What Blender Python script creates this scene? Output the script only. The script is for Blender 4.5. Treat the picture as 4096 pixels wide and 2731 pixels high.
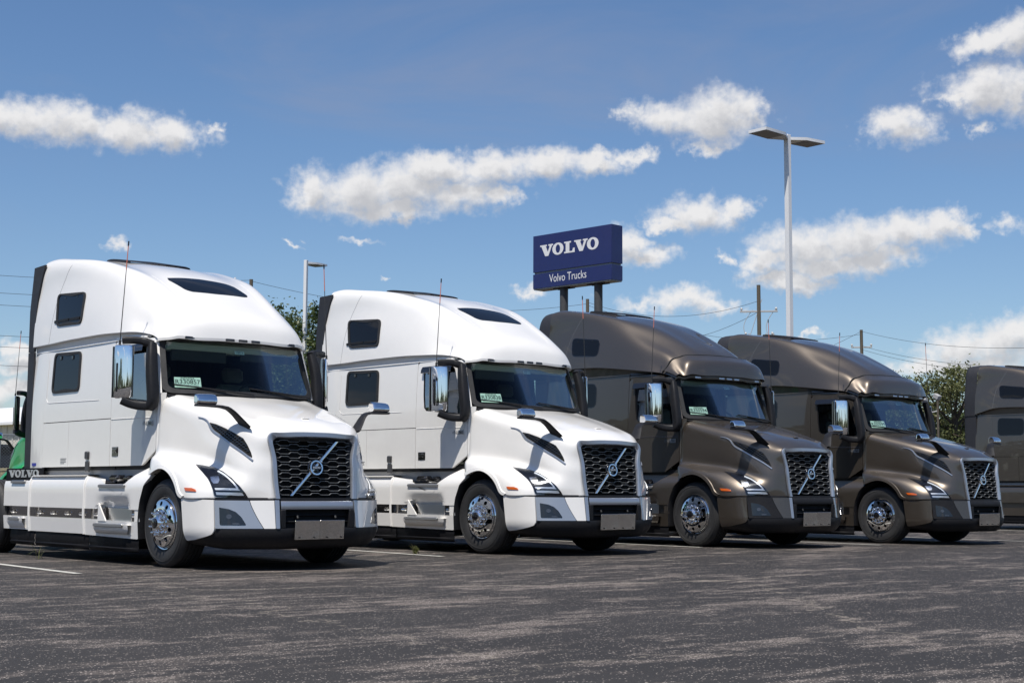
import bpy, math, random
import numpy as np
from mathutils import Vector, Matrix
from mathutils.bvhtree import BVHTree
from mathutils.geometry import tessellate_polygon

for o in list(bpy.data.objects): bpy.data.objects.remove(o)
SC = bpy.context.scene
COL = SC.collection
rad = math.radians

# ------------------------------------------------------------------ camera
CAM_POS = np.array([15.6526, -9.3163, 0.9103])
HEAD, PITCH, ROLL = 2.4343296, 0.0981796, 0.0049827
def cam_axes():
    f = np.array([math.cos(PITCH)*math.cos(HEAD), math.cos(PITCH)*math.sin(HEAD), math.sin(PITCH)])
    r = np.array([math.sin(HEAD), -math.cos(HEAD), 0.0]); u = np.cross(r, f)
    c, s = math.cos(ROLL), math.sin(ROLL)
    return c*r+s*u, -s*r+c*u, f
cr, cu, cf = cam_axes()
cd = bpy.data.cameras.new('camera'); cd.sensor_width = 36; cd.sensor_fit = 'HORIZONTAL'
cd.lens = 5982.08/4096*36; cd.clip_start = 0.1; cd.clip_end = 8000
co = bpy.data.objects.new('camera', cd); COL.objects.link(co)
M = Matrix.Identity(4)
for i in range(3):
    M[i][0], M[i][1], M[i][2], M[i][3] = cr[i], cu[i], -cf[i], CAM_POS[i]
co.matrix_world = M
SC.camera = co

# ------------------------------------------------------------------ light
SUN = np.array([0.21, -0.37, 0.905]); SUN /= np.linalg.norm(SUN)
SUN_EL = math.asin(SUN[2]); SUN_AZ = math.atan2(SUN[1], SUN[0])
sd = bpy.data.lights.new('sun', 'SUN'); sd.energy = 4.25; sd.angle = rad(0.55); sd.color = (1.0, 0.95, 0.875)
so = bpy.data.objects.new('sun', sd); COL.objects.link(so)
so.rotation_euler = Vector(-SUN).to_track_quat('-Z', 'Y').to_euler()
SC.view_settings.view_transform = 'Standard'; SC.view_settings.look = 'None'
SC.view_settings.exposure = 0.33; SC.view_settings.gamma = 1.0; SC.view_settings.use_curve_mapping = False
SC.cycles.max_bounces = 6; SC.cycles.diffuse_bounces = 3; SC.cycles.glossy_bounces = 4; SC.cycles.transparent_max_bounces = 10
SC.cycles.use_denoising = True
SC.cycles.caustics_reflective = False; SC.cycles.caustics_refractive = False

class NT:
    """tiny node-tree helper"""
    def __init__(s, tree): s.t = tree
    def n(s, typ, ins=None, **kw):
        nd = s.t.nodes.new(typ)
        for k, v in kw.items(): setattr(nd, k, v)
        if ins:
            for k, v in ins.items():
                sk = nd.inputs[k]
                if isinstance(v, bpy.types.NodeSocket): s.t.links.new(v, sk)
                else: sk.default_value = v
        return nd
    def m(s, op, a, b=0.0, c=0.0, clamp=False):
        nd = s.n('ShaderNodeMath', operation=op, use_clamp=clamp)
        for i, v in enumerate((a, b, c)):
            if isinstance(v, bpy.types.NodeSocket): s.t.links.new(v, nd.inputs[i])
            else: nd.inputs[i].default_value = v
        return nd.outputs[0]
    def vm(s, op, a, b=(0, 0, 0), c=(0, 0, 0), out=0):
        nd = s.n('ShaderNodeVectorMath', operation=op)
        for i, v in enumerate((a, b, c)):
            if i >= len(nd.inputs): break
            if isinstance(v, bpy.types.NodeSocket): s.t.links.new(v, nd.inputs[i])
            else:
                try: nd.inputs[i].default_value = v
                except Exception: pass
        return nd.outputs[out]
    def ss(s, v, a, b, to0=0.0, to1=1.0):
        nd = s.n('ShaderNodeMapRange', interpolation_type='SMOOTHSTEP')
        s.t.links.new(v, nd.inputs[0])
        nd.inputs[1].default_value, nd.inputs[2].default_value, nd.inputs[3].default_value, nd.inputs[4].default_value = a, b, to0, to1
        return nd.outputs[0]
    def mix(s, f, a, b):
        nd = s.n('ShaderNodeMix', data_type='RGBA')
        for k, v in ((0, f), (6, a), (7, b)):
            if isinstance(v, bpy.types.NodeSocket): s.t.links.new(v, nd.inputs[k])
            else: nd.inputs[k].default_value = v
        return nd.outputs[2]
    def noise(s, vec, scale, detail=4, rough=0.55, out=0, dist=0.0):
        nd = s.n('ShaderNodeTexNoise', {'Scale': scale, 'Detail': detail, 'Roughness': rough, 'Distortion': dist})
        s.t.links.new(vec, nd.inputs['Vector'])
        return nd.outputs[out]

# ------------------------------------------------------------------ sky
# cumulus clouds: (azimuth, elevation, half width, half height) in degrees of the compass, measured from +X
CLOUDS = [
 (157.84,13.28,2.21,0.84,0), (155.98,13.18,2.11,0.84,0), (154.24,13.11,1.34,0.84,0), (152.63,13.05,1.63,0.71,0),
 (159.37,13.35,1.73,0.93,0), (150.99,13.41,0.72,0.34,0.4), (147.18,11.21,1.30,0.97,0), (145.34,11.26,2.00,1.12,0),
 (143.50,11.46,2.00,1.16,0), (141.47,11.33,2.00,0.90,0), (139.94,11.10,1.10,0.47,0), (144.33,10.62,2.28,0.41,0),
 (142.32,12.17,1.82,0.71,0), (140.29,12.20,2.01,0.75,0), (138.09,12.31,2.01,0.71,0), (136.22,12.41,1.63,0.52,0),
 (134.54,12.56,1.15,0.41,0.2), (134.87,14.25,1.06,0.49,0.3), (133.35,14.06,1.64,0.93,0.15), (131.68,13.97,2.02,1.12,0),
 (130.26,14.20,1.06,0.97,0.2), (132.02,13.00,1.63,0.34,0.2), (124.66,13.36,1.44,0.75,0), (121.84,13.11,0.75,0.45,0.35),
 (121.65,14.58,1.83,0.93,0), (120.50,14.42,1.16,0.97,0), (122.59,14.23,1.06,0.37,0), (120.45,16.26,1.36,0.93,0),
 (121.53,16.19,1.46,0.47,0), (132.37,10.47,1.80,0.78,0), (131.04,10.58,1.05,0.56,0), (133.46,10.03,0.95,0.34,0),
 (134.13,8.81,1.23,0.52,0), (135.05,9.32,0.95,0.67,0), (129.67,8.53,1.23,0.56,0), (128.27,8.99,2.18,0.90,0), (126.49,9.32,2.18,0.93,0),
 (124.58,9.52,1.99,0.82,0), (123.32,9.71,0.91,0.64,0), (127.47,8.37,2.17,0.56,0), (125.71,8.64,1.98,0.49,0), (128.62,7.69,1.60,0.41,0),
 (129.43,7.92,1.41,0.37,0), (131.39,8.81,0.60,0.34,0.25), (122.32,9.51,0.72,0.60,0.2), (120.86,9.68,1.19,0.45,0.4),
 (134.56,7.19,2.07,0.45,0.3), (132.73,7.18,1.98,0.60,0.15), (131.74,6.97,1.22,0.41,0), (138.71,7.61,0.96,0.34,0.4),
 (121.28,5.34,1.97,0.93,0), (122.81,5.19,1.59,0.67,0), (120.74,5.80,1.22,0.84,0), (123.90,4.57,1.59,0.47,0), (122.06,4.53,2.44,0.60,0),
 (158.00,4.96,0.94,0.41,0), (157.82,4.33,1.12,0.49,0), (158.09,3.41,1.12,0.60,0), (154.50,8.89,0.74,0.39,0.5), (147.80,9.11,0.68,0.22,0.5),
 (145.40,9.36,1.48,0.25,0.5), (144.29,8.01,0.74,0.20,0.55), (128.32,5.84,0.75,0.22,0.3),
]
def build_world():
    w = bpy.data.worlds.new('World'); SC.world = w; w.use_nodes = True
    t = w.node_tree; t.nodes.clear(); N = NT(t)
    sky = N.n('ShaderNodeTexSky'); sky.sky_type = 'NISHITA'; sky.sun_disc = False
    sky.sun_elevation = SUN_EL; sky.sun_rotation = math.pi/2 - SUN_AZ
    sky.altitude = 200; sky.air_density = SKY_AIR; sky.dust_density = SKY_DUST; sky.ozone_density = SKY_OZONE
    geo = N.n('ShaderNodeTexCoord').outputs['Generated']
    d = N.vm('NORMALIZE', geo)
    sx = N.n('ShaderNodeSeparateXYZ', {0: d})
    az = N.m('MULTIPLY', N.m('ARCTAN2', sx.outputs[1], sx.outputs[0]), 180/math.pi)
    el = N.m('MULTIPLY', N.m('ARCSINE', sx.outputs[2]), 180/math.pi)
    # the cloud field is a node group, so that it can be read twice (here and a little further up towards the sun)
    g = bpy.data.node_groups.new('cloud_field', 'ShaderNodeTree')
    g.interface.new_socket('P', in_out='INPUT', socket_type='NodeSocketVector')
    g.interface.new_socket('F', in_out='OUTPUT', socket_type='NodeSocketFloat')
    G = NT(g)
    gi = g.nodes.new('NodeGroupInput'); go = g.nodes.new('NodeGroupOutput')
    P = gi.outputs[0]
    warp = G.noise(P, 0.55, 5, 0.62, out=1)
    wv = G.vm('MULTIPLY', G.vm('SUBTRACT', warp, (0.5, 0.5, 0.5)), (2.6, 1.5, 0.0))
    warp2 = G.noise(P, 2.2, 4, 0.52, out=1)
    wv2 = G.vm('MULTIPLY', G.vm('SUBTRACT', warp2, (0.5, 0.5, 0.5)), (0.8, 0.65, 0.0))
    Q = G.vm('ADD', G.vm('ADD', P, wv), wv2)
    cur = None
    for (a, e, ra, re, thin) in CLOUDS:
        v = G.vm('MULTIPLY_ADD', Q, (1/ra, 1/re, 0), (-a/ra, -e/re, 0))
        ln = G.vm('LENGTH', v, out=1)
        if thin: ln = G.m('ADD', ln, thin)
        if cur is None: cur = ln
        else:
            nd = G.n('ShaderNodeMath', operation='SMOOTH_MIN'); g.links.new(cur, nd.inputs[0]); g.links.new(ln, nd.inputs[1]); nd.inputs[2].default_value = 0.22
            cur = nd.outputs[0]
    fld = G.m('SUBTRACT', 1.0, cur)
    fb = G.noise(P, 0.9, 7, 0.57)
    fb2 = G.noise(P, 3.0, 5, 0.52)
    fld = G.m('ADD', fld, G.m('ADD', G.m('MULTIPLY', G.m('SUBTRACT', fb, 0.5), 1.0), G.m('MULTIPLY', G.m('SUBTRACT', fb2, 0.5), 0.38)))
    # the same kind of cloud all round the sky outside this quarter
    sp = G.n('ShaderNodeSeparateXYZ', {0: P})
    away = G.m('ABSOLUTE', G.m('SUBTRACT', sp.outputs[0], 139.5))
    gen = G.noise(G.vm('MULTIPLY', P, (0.10, 0.20, 0)), 1.0, 7, 0.55)
    genf = G.m('MULTIPLY', G.m('SUBTRACT', gen, 0.585), 6.0)
    genm = G.ss(away, 20.5, 27.0)
    hi = G.ss(sp.outputs[1], 45.0, 22.0); 
    genf = G.m('ADD', genf, G.m('MULTIPLY', G.m('SUBTRACT', G.m('MULTIPLY', genm, hi), 1.0), 6.0))
    g.links.new(G.m('MAXIMUM', fld, genf), go.inputs[0])
    comb = N.n('ShaderNodeCombineXYZ', {0: az, 1: el})
    p0 = comb.outputs[0]
    g1 = t.nodes.new('ShaderNodeGroup'); g1.node_tree = g; t.links.new(p0, g1.inputs[0])
    p1 = N.vm('ADD', p0, (0.22, 0.62, 0))
    g2 = t.nodes.new('ShaderNodeGroup'); g2.node_tree = g; t.links.new(p1, g2.inputs[0])
    dens = N.ss(g1.outputs[0], -0.22, 0.72)
    up = N.ss(g2.outputs[0], -0.05, 0.95)
    body = N.noise(p0, 1.3, 5, 0.55)
    shade = N.m('ADD', N.m('MULTIPLY', up, 0.8), N.m('MULTIPLY', N.m('SUBTRACT', body, 0.5), 0.5), clamp=True)
    ccol = N.mix(shade, CLOUD_LIT, CLOUD_DARK)
    # thin high cirrus veil
    cz = N.noise(N.vm('MULTIPLY', p0, (0.05, 0.16, 0)), 1.0, 6, 0.6, dist=0.6)
    veil = N.m('MULTIPLY', N.ss(cz, 0.48, 0.84), N.ss(el, 6.0, 17.0))
    veil = N.m('MULTIPLY', veil, 0.6)
    skyc = N.n('ShaderNodeHueSaturation', {'Saturation': SKY_SAT, 'Value': SKY_VAL, 'Color': sky.outputs[0]}).outputs[0]
    skyc = N.vm('MULTIPLY', skyc, SKY_TINT)
    c1 = N.mix(veil, skyc, CIRRUS)
    c2 = N.mix(N.m('MULTIPLY', dens, 0.96), c1, ccol)
    bg = N.n('ShaderNodeBackground', {'Color': c2, 'Strength': SKY_STR})
    out = N.n('ShaderNodeOutputWorld', {'Surface': bg.outputs[0]})
SKY_TINT = (0.97, 1.0, 1.07); SKY_STR = 0.072; SKY_AIR, SKY_DUST, SKY_OZONE = 1.0, 0.6, 3.0; SKY_SAT, SKY_VAL = 1.10, 1.15
CLOUD_LIT = (9.5, 9.4, 9.4, 1); CLOUD_DARK = (5.2, 5.3, 5.65, 1); CIRRUS = (3.2, 3.6, 5.0, 1)
build_world(); SC.world.cycles.sampling_method = 'MANUAL'; SC.world.cycles.sample_map_resolution = 256

# ------------------------------------------------------------------ materials
MATS = {}
def mat(name):
    return MATS[name]
def pbr(name, col, rough=0.5, metal=0.0, coat=0.0, coat_rough=0.03, spec=0.5, fn=None, **kw):
    m = bpy.data.materials.new(name); m.use_nodes = True
    b = m.node_tree.nodes['Principled BSDF']
    b.inputs['Base Color'].default_value = (*col, 1); b.inputs['Roughness'].default_value = rough
    b.inputs['Metallic'].default_value = metal; b.inputs['Coat Weight'].default_value = coat
    b.inputs['Coat Roughness'].default_value = coat_rough; b.inputs['Specular IOR Level'].default_value = spec
    for k, v in kw.items(): b.inputs[k].default_value = v
    if fn: fn(NT(m.node_tree), b)
    MATS[name] = m
    return m
def link(N, a, b): N.t.links.new(a, b)
def dusty(lo, hi, scale=2.0, amount=0.25):
    """uneven gloss and a faint film of road dust"""
    def f(N, b):
        tc = N.n('ShaderNodeTexCoord').outputs['Object']
        nz = N.noise(tc, scale, 6, 0.6)
        link(N, N.ss(nz, 0.3, 0.7, lo, hi), b.inputs['Roughness'])
        c = b.inputs['Base Color'].default_value[:]
        nz2 = N.noise(tc, scale*6, 5, 0.65)
        dark = tuple(x*(1-amount) for x in c[:3]) + (1,)
        link(N, N.mix(N.ss(nz2, 0.35, 0.75), c, dark), b.inputs['Base Color'])
    return f
def f_bronze(N, b):
    tc = N.n('ShaderNodeTexCoord').outputs['Object']
    v = N.n('ShaderNodeTexVoronoi', {'Scale': 900.0}); link(N, tc, v.inputs['Vector'])
    bright = N.ss(v.outputs['Distance'], 0.0, 0.5)
    link(N, N.mix(bright, (0.212, 0.180, 0.148, 1), (0.102, 0.085, 0.068, 1)), b.inputs['Base Color'])
pbr('paint_white', (0.80, 0.782, 0.748), 0.45, 0, 1.0, 0.04, fn=dusty(0.38, 0.5, 1.2, 0.02))
pbr('paint_bronze', (0.13, 0.11, 0.09), 0.38, 0.72, 0.9, 0.012, fn=f_bronze)
pbr('paint_green', (0.003, 0.27, 0.06), 0.45, 0, 0.35, 0.03)
pbr('black_plastic', (0.016, 0.016, 0.018), 0.5, spec=0.25, fn=dusty(0.42, 0.62, 6, 0.3))
pbr('black_gloss', (0.010, 0.010, 0.012), 0.12, 0, 0.6)
pbr('fairing_black', (0.022, 0.022, 0.026), 0.55, fn=dusty(0.5, 0.65, 3, 0.25))
pbr('rubber', (0.020, 0.020, 0.021), 0.68, fn=dusty(0.6, 0.8, 8, 0.3))
pbr('tyre_rubber', (0.026, 0.026, 0.027), 0.62, fn=dusty(0.55, 0.75, 10, 0.35))
pbr('tyre_letter', (0.060, 0.060, 0.062), 0.6)
pbr('chrome', (0.86, 0.87, 0.88), 0.035, 1.0)
pbr('polished', (0.72, 0.73, 0.75), 0.13, 1.0)
pbr('silver_trim', (0.42, 0.44, 0.48), 0.33, 0.7, 0.4)
pbr('lamp_grey', (0.14, 0.14, 0.15), 0.25, 0.8)
pbr('bright_bezel', (0.52, 0.53, 0.55), 0.36, 0.75, 0.25)
pbr('skirt_black', (0.010, 0.010, 0.0115), 0.55, spec=0.08)
pbr('grille_silver', (0.31, 0.32, 0.335), 0.34, 0.5)
pbr('steel_plate', (0.78, 0.76, 0.72), 0.2, 1.0, fn=dusty(0.10, 0.26, 7, 0.2))
pbr('tread_plate', (0.55, 0.55, 0.55), 0.32, 1.0)
pbr('grey_plastic', (0.16, 0.165, 0.17), 0.5)
pbr('latch_grey', (0.05, 0.05, 0.052), 0.45)
pbr('cover_grey', (0.34, 0.34, 0.34), 0.5)
pbr('chassis', (0.014, 0.014, 0.015), 0.6)
pbr('void', (0.004, 0.004, 0.004), 0.9)
pbr('amber', (0.55, 0.10, 0.01), 0.15, 0, 1.0)
pbr('lens_smoke', (0.016, 0.018, 0.022), 0.12, 0.0, 0.3)
pbr('dark_mirror', (0.42, 0.41, 0.40), 0.05, 1.0)
pbr('lamp_white', (0.88, 0.90, 0.92), 0.2, 0.2, 1.0)
pbr('seat_cloth', (0.16, 0.155, 0.145), 0.85)
pbr('dash', (0.018, 0.018, 0.019), 0.7)
pbr('headliner', (0.34, 0.35, 0.32), 0.9)
pbr('curtain', (0.016, 0.022, 0.045), 0.9)
pbr('paper', (0.70, 0.80, 0.74), 0.6)
pbr('ink', (0.012, 0.02, 0.02), 0.7)
pbr('letter_silver', (0.62, 0.63, 0.64), 0.3, 0.6)
pbr('orange_fibre', (0.55, 0.16, 0.09), 0.5)
pbr('sign_blue', (0.010, 0.016, 0.105), 0.38, 0, 0.3, fn=dusty(0.34, 0.5, 1.2, 0.12))
pbr('sign_white', (0.72, 0.72, 0.72), 0.5)
pbr('sign_under', (0.42, 0.40, 0.36), 0.6, fn=dusty(0.5, 0.7, 2, 0.5))
pbr('sign_grey', (0.22, 0.24, 0.26), 0.5)
pbr('post_grey', (0.058, 0.058, 0.060), 0.6, fn=dusty(0.55, 0.7, 1.5, 0.25))
pbr('pole_white', (0.74, 0.74, 0.74), 0.42, 0, 0.2)
pbr('lamp_under', (0.34, 0.335, 0.33), 0.6)
pbr('wood_pole', (0.12, 0.10, 0.075), 0.9, fn=dusty(0.85, 0.95, 4, 0.5))
pbr('insulator', (0.42, 0.42, 0.42), 0.4)
pbr('wire', (0.03, 0.03, 0.03), 0.6)
pbr('wall_cream', (0.62, 0.60, 0.54), 0.7, fn=dusty(0.65, 0.8, 0.3, 0.15))
pbr('wall_shade', (0.55, 0.54, 0.52), 0.7)
pbr('roof_rust', (0.20, 0.06, 0.035), 0.8)
pbr('fence_wire', (0.30, 0.31, 0.31), 0.5, 0.8)
pbr('dark_car', (0.015, 0.018, 0.028), 0.3, 0.3, 1.0)
pbr('red_lamp', (0.35, 0.01, 0.01), 0.2, 0, 0.5)
pbr('paint_line', (0.62, 0.61, 0.56), 0.7)
pbr('bark', (0.085, 0.065, 0.048), 0.95, fn=dusty(0.9, 1.0, 6, 0.5))
pbr('blue_sticker', (0.04, 0.05, 0.30), 0.5)
def leafmat(name, a, b_):
    def f(N, b):
        oi = N.n('ShaderNodeNewGeometry').outputs['Random Per Island']
        tc = N.n('ShaderNodeTexCoord').outputs['Object']
        nz = N.noise(tc, 0.9, 4, 0.6)
        k = N.m('ADD', N.m('MULTIPLY', oi, 0.6), N.m('MULTIPLY', nz, 0.5), clamp=True)
        link(N, N.mix(k, (*a, 1), (*b_, 1)), b.inputs['Base Color'])
    m = pbr(name, a, 0.5, fn=f)
    N = NT(m.node_tree); b = m.node_tree.nodes['Principled BSDF']
    tr = N.n('ShaderNodeBsdfTranslucent'); bc = b.inputs['Base Color'].links[0].from_socket
    link(N, bc, tr.inputs[0])
    mx = N.n('ShaderNodeMixShader', {0: 0.3}); link(N, b.outputs[0], mx.inputs[1]); link(N, tr.outputs[0], mx.inputs[2])
    link(N, mx.outputs[0], m.node_tree.nodes['Material Output'].inputs[0])
leafmat('leaf_dark', (0.036, 0.062, 0.015), (0.105, 0.135, 0.036))
leafmat('leaf_light', (0.075, 0.092, 0.030), (0.185, 0.195, 0.075))
leafmat('leaf_dry', (0.11, 0.09, 0.04), (0.20, 0.17, 0.08))
leafmat('weed', (0.08, 0.10, 0.03), (0.18, 0.17, 0.06))

def glassmat(name, tint, ior=1.5, refl=1.0, rough=0.0):
    m = bpy.data.materials.new(name); m.use_nodes = True; t = m.node_tree; t.nodes.clear(); N = NT(t)
    fr = N.n('ShaderNodeFresnel', {'IOR': ior}).outputs[0]
    tr = N.n('ShaderNodeBsdfTransparent', {'Color': (*tint, 1)})
    gl = N.n('ShaderNodeBsdfGlossy', {'Color': (0.95, 0.97, 1.0, 1), 'Roughness': rough})
    mx = N.n('ShaderNodeMixShader', {0: N.m('MULTIPLY', fr, refl, clamp=True)})
    t.links.new(tr.outputs[0], mx.inputs[1]); t.links.new(gl.outputs[0], mx.inputs[2])
    o = N.n('ShaderNodeOutputMaterial'); t.links.new(mx.outputs[0], o.inputs[0])
    MATS[name] = m
glassmat('windshield_glass', (0.66, 0.78, 0.74), 1.4, 0.30)
glassmat('side_glass', (0.60, 0.68, 0.65), 1.45, 0.38)
glassmat('lamp_lens', (0.92, 0.94, 0.96), 1.4, 0.6)
pbr('sleeper_glass', (0.006, 0.007, 0.009), 0.03, 0.0, 0.0, 0.0, 0.3)

def f_asphalt(N, b):
    ge = N.n('ShaderNodeNewGeometry').outputs['Position']
    # worn, scraped patches run across the fronts of the parked trucks (along Y)
    st = N.vm('MULTIPLY', ge, (1.35, 0.42, 1.0))
    big = N.noise(st, 0.8, 6, 0.62, dist=0.6)
    mid = N.noise(st, 3.4, 7, 0.66, dist=0.5)
    fine = N.noise(N.vm('MULTIPLY', ge, (1.0, 0.55, 1.0)), 7.0, 6, 0.7)
    wear = N.m('ADD', N.m('ADD', N.m('MULTIPLY', big, 0.40), N.m('MULTIPLY', mid, 0.46)), N.m('MULTIPLY', fine, 0.22))
    wear = N.ss(wear, 0.53, 0.645)
    # exposed aggregate: stones of different brightness
    vo = N.n('ShaderNodeTexVoronoi', {'Scale': 88.0, 'Randomness': 1.0}); link(N, ge, vo.inputs['Vector'])
    rnd = N.n('ShaderNodeSeparateColor', {0: vo.outputs['Color']}).outputs[0]
    vo2 = N.n('ShaderNodeTexVoronoi', {'Scale': 24.0}); link(N, ge, vo2.inputs['Vector'])
    rnd2 = N.n('ShaderNodeSeparateColor', {0: vo2.outputs['Color']}).outputs[1]
    stone_in = N.ss(vo.outputs['Distance'], 0.55, 0.25)
    thr = N.m('SUBTRACT', N.m('SUBTRACT', 0.945, N.m('MULTIPLY', wear, 0.42)), N.m('MULTIPLY', N.ss(fine, 0.5, 0.75), 0.16))
    stone = N.m('MULTIPLY', N.m('GREATER_THAN', rnd, thr), stone_in)
    big_stone = N.m('MULTIPLY', N.m('GREATER_THAN', rnd2, 0.972), N.ss(vo2.outputs['Distance'], 0.26, 0.16))
    stone = N.m('MAXIMUM', stone, N.m('MULTIPLY', big_stone, 0.9))
    base = N.mix(N.ss(N.noise(ge, 0.35, 5, 0.6), 0.3, 0.7), (0.0225, 0.0211, 0.0204, 1), (0.034, 0.0316, 0.0302, 1))
    grain = N.noise(ge, 140.0, 3, 0.7)
    base = N.mix(N.ss(grain, 0.35, 0.7), base, (0.045, 0.0410, 0.0385, 1))
    base = N.mix(N.m('MULTIPLY', wear, 0.62), base, (0.150, 0.126, 0.110, 1))
    sc = N.mix(rnd, (0.20, 0.165, 0.143, 1), (0.56, 0.49, 0.435, 1))
    col = N.mix(N.m('MULTIPLY', stone, 0.85), base, sc)
    # hairline cracks
    cv = N.n('ShaderNodeTexVoronoi', {'Scale': 0.16, 'Randomness': 1.0}, feature='DISTANCE_TO_EDGE')
    cw = N.vm('ADD', ge, N.vm('MULTIPLY', N.vm('SUBTRACT', N.noise(ge, 1.1, 6, 0.7, out=1), (0.5, 0.5, 0.5)), (1.6, 1.6, 0)))
    link(N, cw, cv.inputs['Vector'])
    crack = N.m('MULTIPLY', N.ss(cv.outputs['Distance'], 0.0035, 0.0012), N.ss(mid, 0.40, 0.55))
    col = N.mix(N.m('MULTIPLY', crack, 0.7), col, (0.23, 0.20, 0.165, 1))
    link(N, col, b.inputs['Base Color'])
    link(N, N.ss(grain, 0.3, 0.8, 0.62, 0.9), b.inputs['Roughness'])
    bmp = N.n('ShaderNodeBump', {'Strength': 0.55, 'Distance': 0.006})
    hgt = N.m('ADD', N.m('MULTIPLY', grain, 0.7), N.m('MULTIPLY', vo.outputs['Distance'], -0.6))
    link(N, hgt, bmp.inputs['Height']); link(N, bmp.outputs[0], b.inputs['Normal'])
pbr('asphalt', (0.05, 0.05, 0.05), 0.8, spec=0.2, fn=f_asphalt)
def f_line(N, b):
    ge = N.n('ShaderNodeNewGeometry').outputs['Position']
    n1 = N.noise(ge, 30.0, 6, 0.75)
    link(N, N.mix(N.ss(n1, 0.50, 0.66), (0.50, 0.49, 0.44, 1), (0.09, 0.085, 0.083, 1)), b.inputs['Base Color'])
MATS['paint_line'].node_tree.nodes['Principled BSDF'].inputs['Roughness'].default_value = 0.7
f_line(NT(MATS['paint_line'].node_tree), MATS['paint_line'].node_tree.nodes['Principled BSDF'])
def f_grass(N, b):
    ge = N.n('ShaderNodeNewGeometry').outputs['Position']
    n1 = N.noise(ge, 0.5, 8, 0.7)
    link(N, N.mix(n1, (0.10, 0.085, 0.035, 1), (0.22, 0.19, 0.10, 1)), b.inputs['Base Color'])
pbr('dry_grass', (0.15, 0.13, 0.06), 0.9, fn=f_grass)

# ------------------------------------------------------------------ geometry helpers: a geometry is (verts, faces)
def nspl(t, P, T):
    """natural cubic spline through P at parameters t, evaluated at T"""
    t = np.asarray(t, float); P = np.asarray(P, float); n = len(t)
    if n == 2:
        k = ((T-t[0])/(t[1]-t[0]))[:, None]; return P[0]*(1-k)+P[1]*k
    h = np.diff(t); A = np.zeros((n, n)); B = np.zeros_like(P); A[0, 0] = A[-1, -1] = 1
    for i in range(1, n-1):
        A[i, i-1], A[i, i], A[i, i+1] = h[i-1], 2*(h[i-1]+h[i]), h[i]
        B[i] = 6*((P[i+1]-P[i])/h[i]-(P[i]-P[i-1])/h[i-1])
    m = np.linalg.solve(A, B)
    i = np.clip(np.searchsorted(t, T, side='right')-1, 0, n-2)
    a = (t[i+1]-T)[:, None]; b = (T-t[i])[:, None]; hh = h[i][:, None]
    return m[i]*a**3/(6*hh)+m[i+1]*b**3/(6*hh)+(P[i]/hh-m[i]*hh/6)*a+(P[i+1]/hh-m[i+1]*hh/6)*b
def curve(P, per=8, tension=None):
    P = np.asarray(P, float); t = np.concatenate([[0], np.cumsum(np.linalg.norm(np.diff(P, axis=0), axis=1))])
    T = np.concatenate([np.linspace(t[i], t[i+1], per, endpoint=False) for i in range(len(t)-1)]+[[t[-1]]])
    return nspl(t, P, T)
def resample(P, n, closed=False):
    P = np.asarray(P, float)
    if closed: P = np.vstack([P, P[:1]])
    t = np.concatenate([[0], np.cumsum(np.linalg.norm(np.diff(P, axis=0), axis=1))])
    T = np.linspace(0, t[-1], n+1)[:-1] if closed else np.linspace(0, t[-1], n)
    return np.stack([np.interp(T, t, P[:, k]) for k in range(P.shape[1])], 1)
def surf_pts(C, pu=5, pv=5):
    C = np.asarray(C, float)
    def par(C):
        d = np.linalg.norm(np.diff(C, axis=0), axis=2).mean(1); return np.concatenate([[0], np.cumsum(d)])
    def ev(C, per):
        t = par(C); T = np.concatenate([np.linspace(t[i], t[i+1], per, endpoint=False) for i in range(len(t)-1)]+[[t[-1]]])
        return nspl(t, C.reshape(len(C), -1), T).reshape(len(T), *C.shape[1:])
    A = ev(C, pu)
    return ev(A.transpose(1, 0, 2), pv).transpose(1, 0, 2)
def gridf(nu, nv, flip=False, close_v=False, off=0):
    F = []
    for i in range(nu-1):
        for j in range(nv if close_v else nv-1):
            k = (j+1) % nv
            q = (off+i*nv+j, off+(i+1)*nv+j, off+(i+1)*nv+k, off+i*nv+k)
            F.append(q[::-1] if flip else q)
    return F
def grid(A, flip=False, close_v=False):
    A = np.asarray(A); return A.reshape(-1, 3), gridf(A.shape[0], A.shape[1], flip, close_v)
def join(*gs):
    V = []; F = []; o = 0
    for v, f in gs:
        V.append(np.asarray(v, float).reshape(-1, 3)); F += [tuple(i+o for i in q) for q in f]; o += len(V[-1])
    return np.vstack(V), F
def mirror(g):
    v = np.array(g[0], float); v[:, 1] *= -1; return v, [q[::-1] for q in g[1]]
def weld(g, eps=1e-4):
    v = np.asarray(g[0]); key = {}; ix = []; keep = []
    for i, p in enumerate(np.round(v/eps).astype(int)):
        t = tuple(p)
        if t not in key: key[t] = len(keep); keep.append(i)
        ix.append(key[t])
    F = []
    for q in g[1]:
        r = []
        for i in q:
            if not r or ix[i] != r[-1]: r.append(ix[i])
        if len(r) > 2 and r[0] == r[-1]: r = r[:-1]
        if len(set(r)) > 2: F.append(tuple(r))
    return v[keep], F
def both(g): return weld(join(g, mirror(g)))
def move(g, d): return np.asarray(g[0])+np.asarray(d), g[1]
def xform(g, M3, d=(0, 0, 0)): return np.asarray(g[0]) @ np.asarray(M3, float).T+np.asarray(d), g[1]
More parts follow.
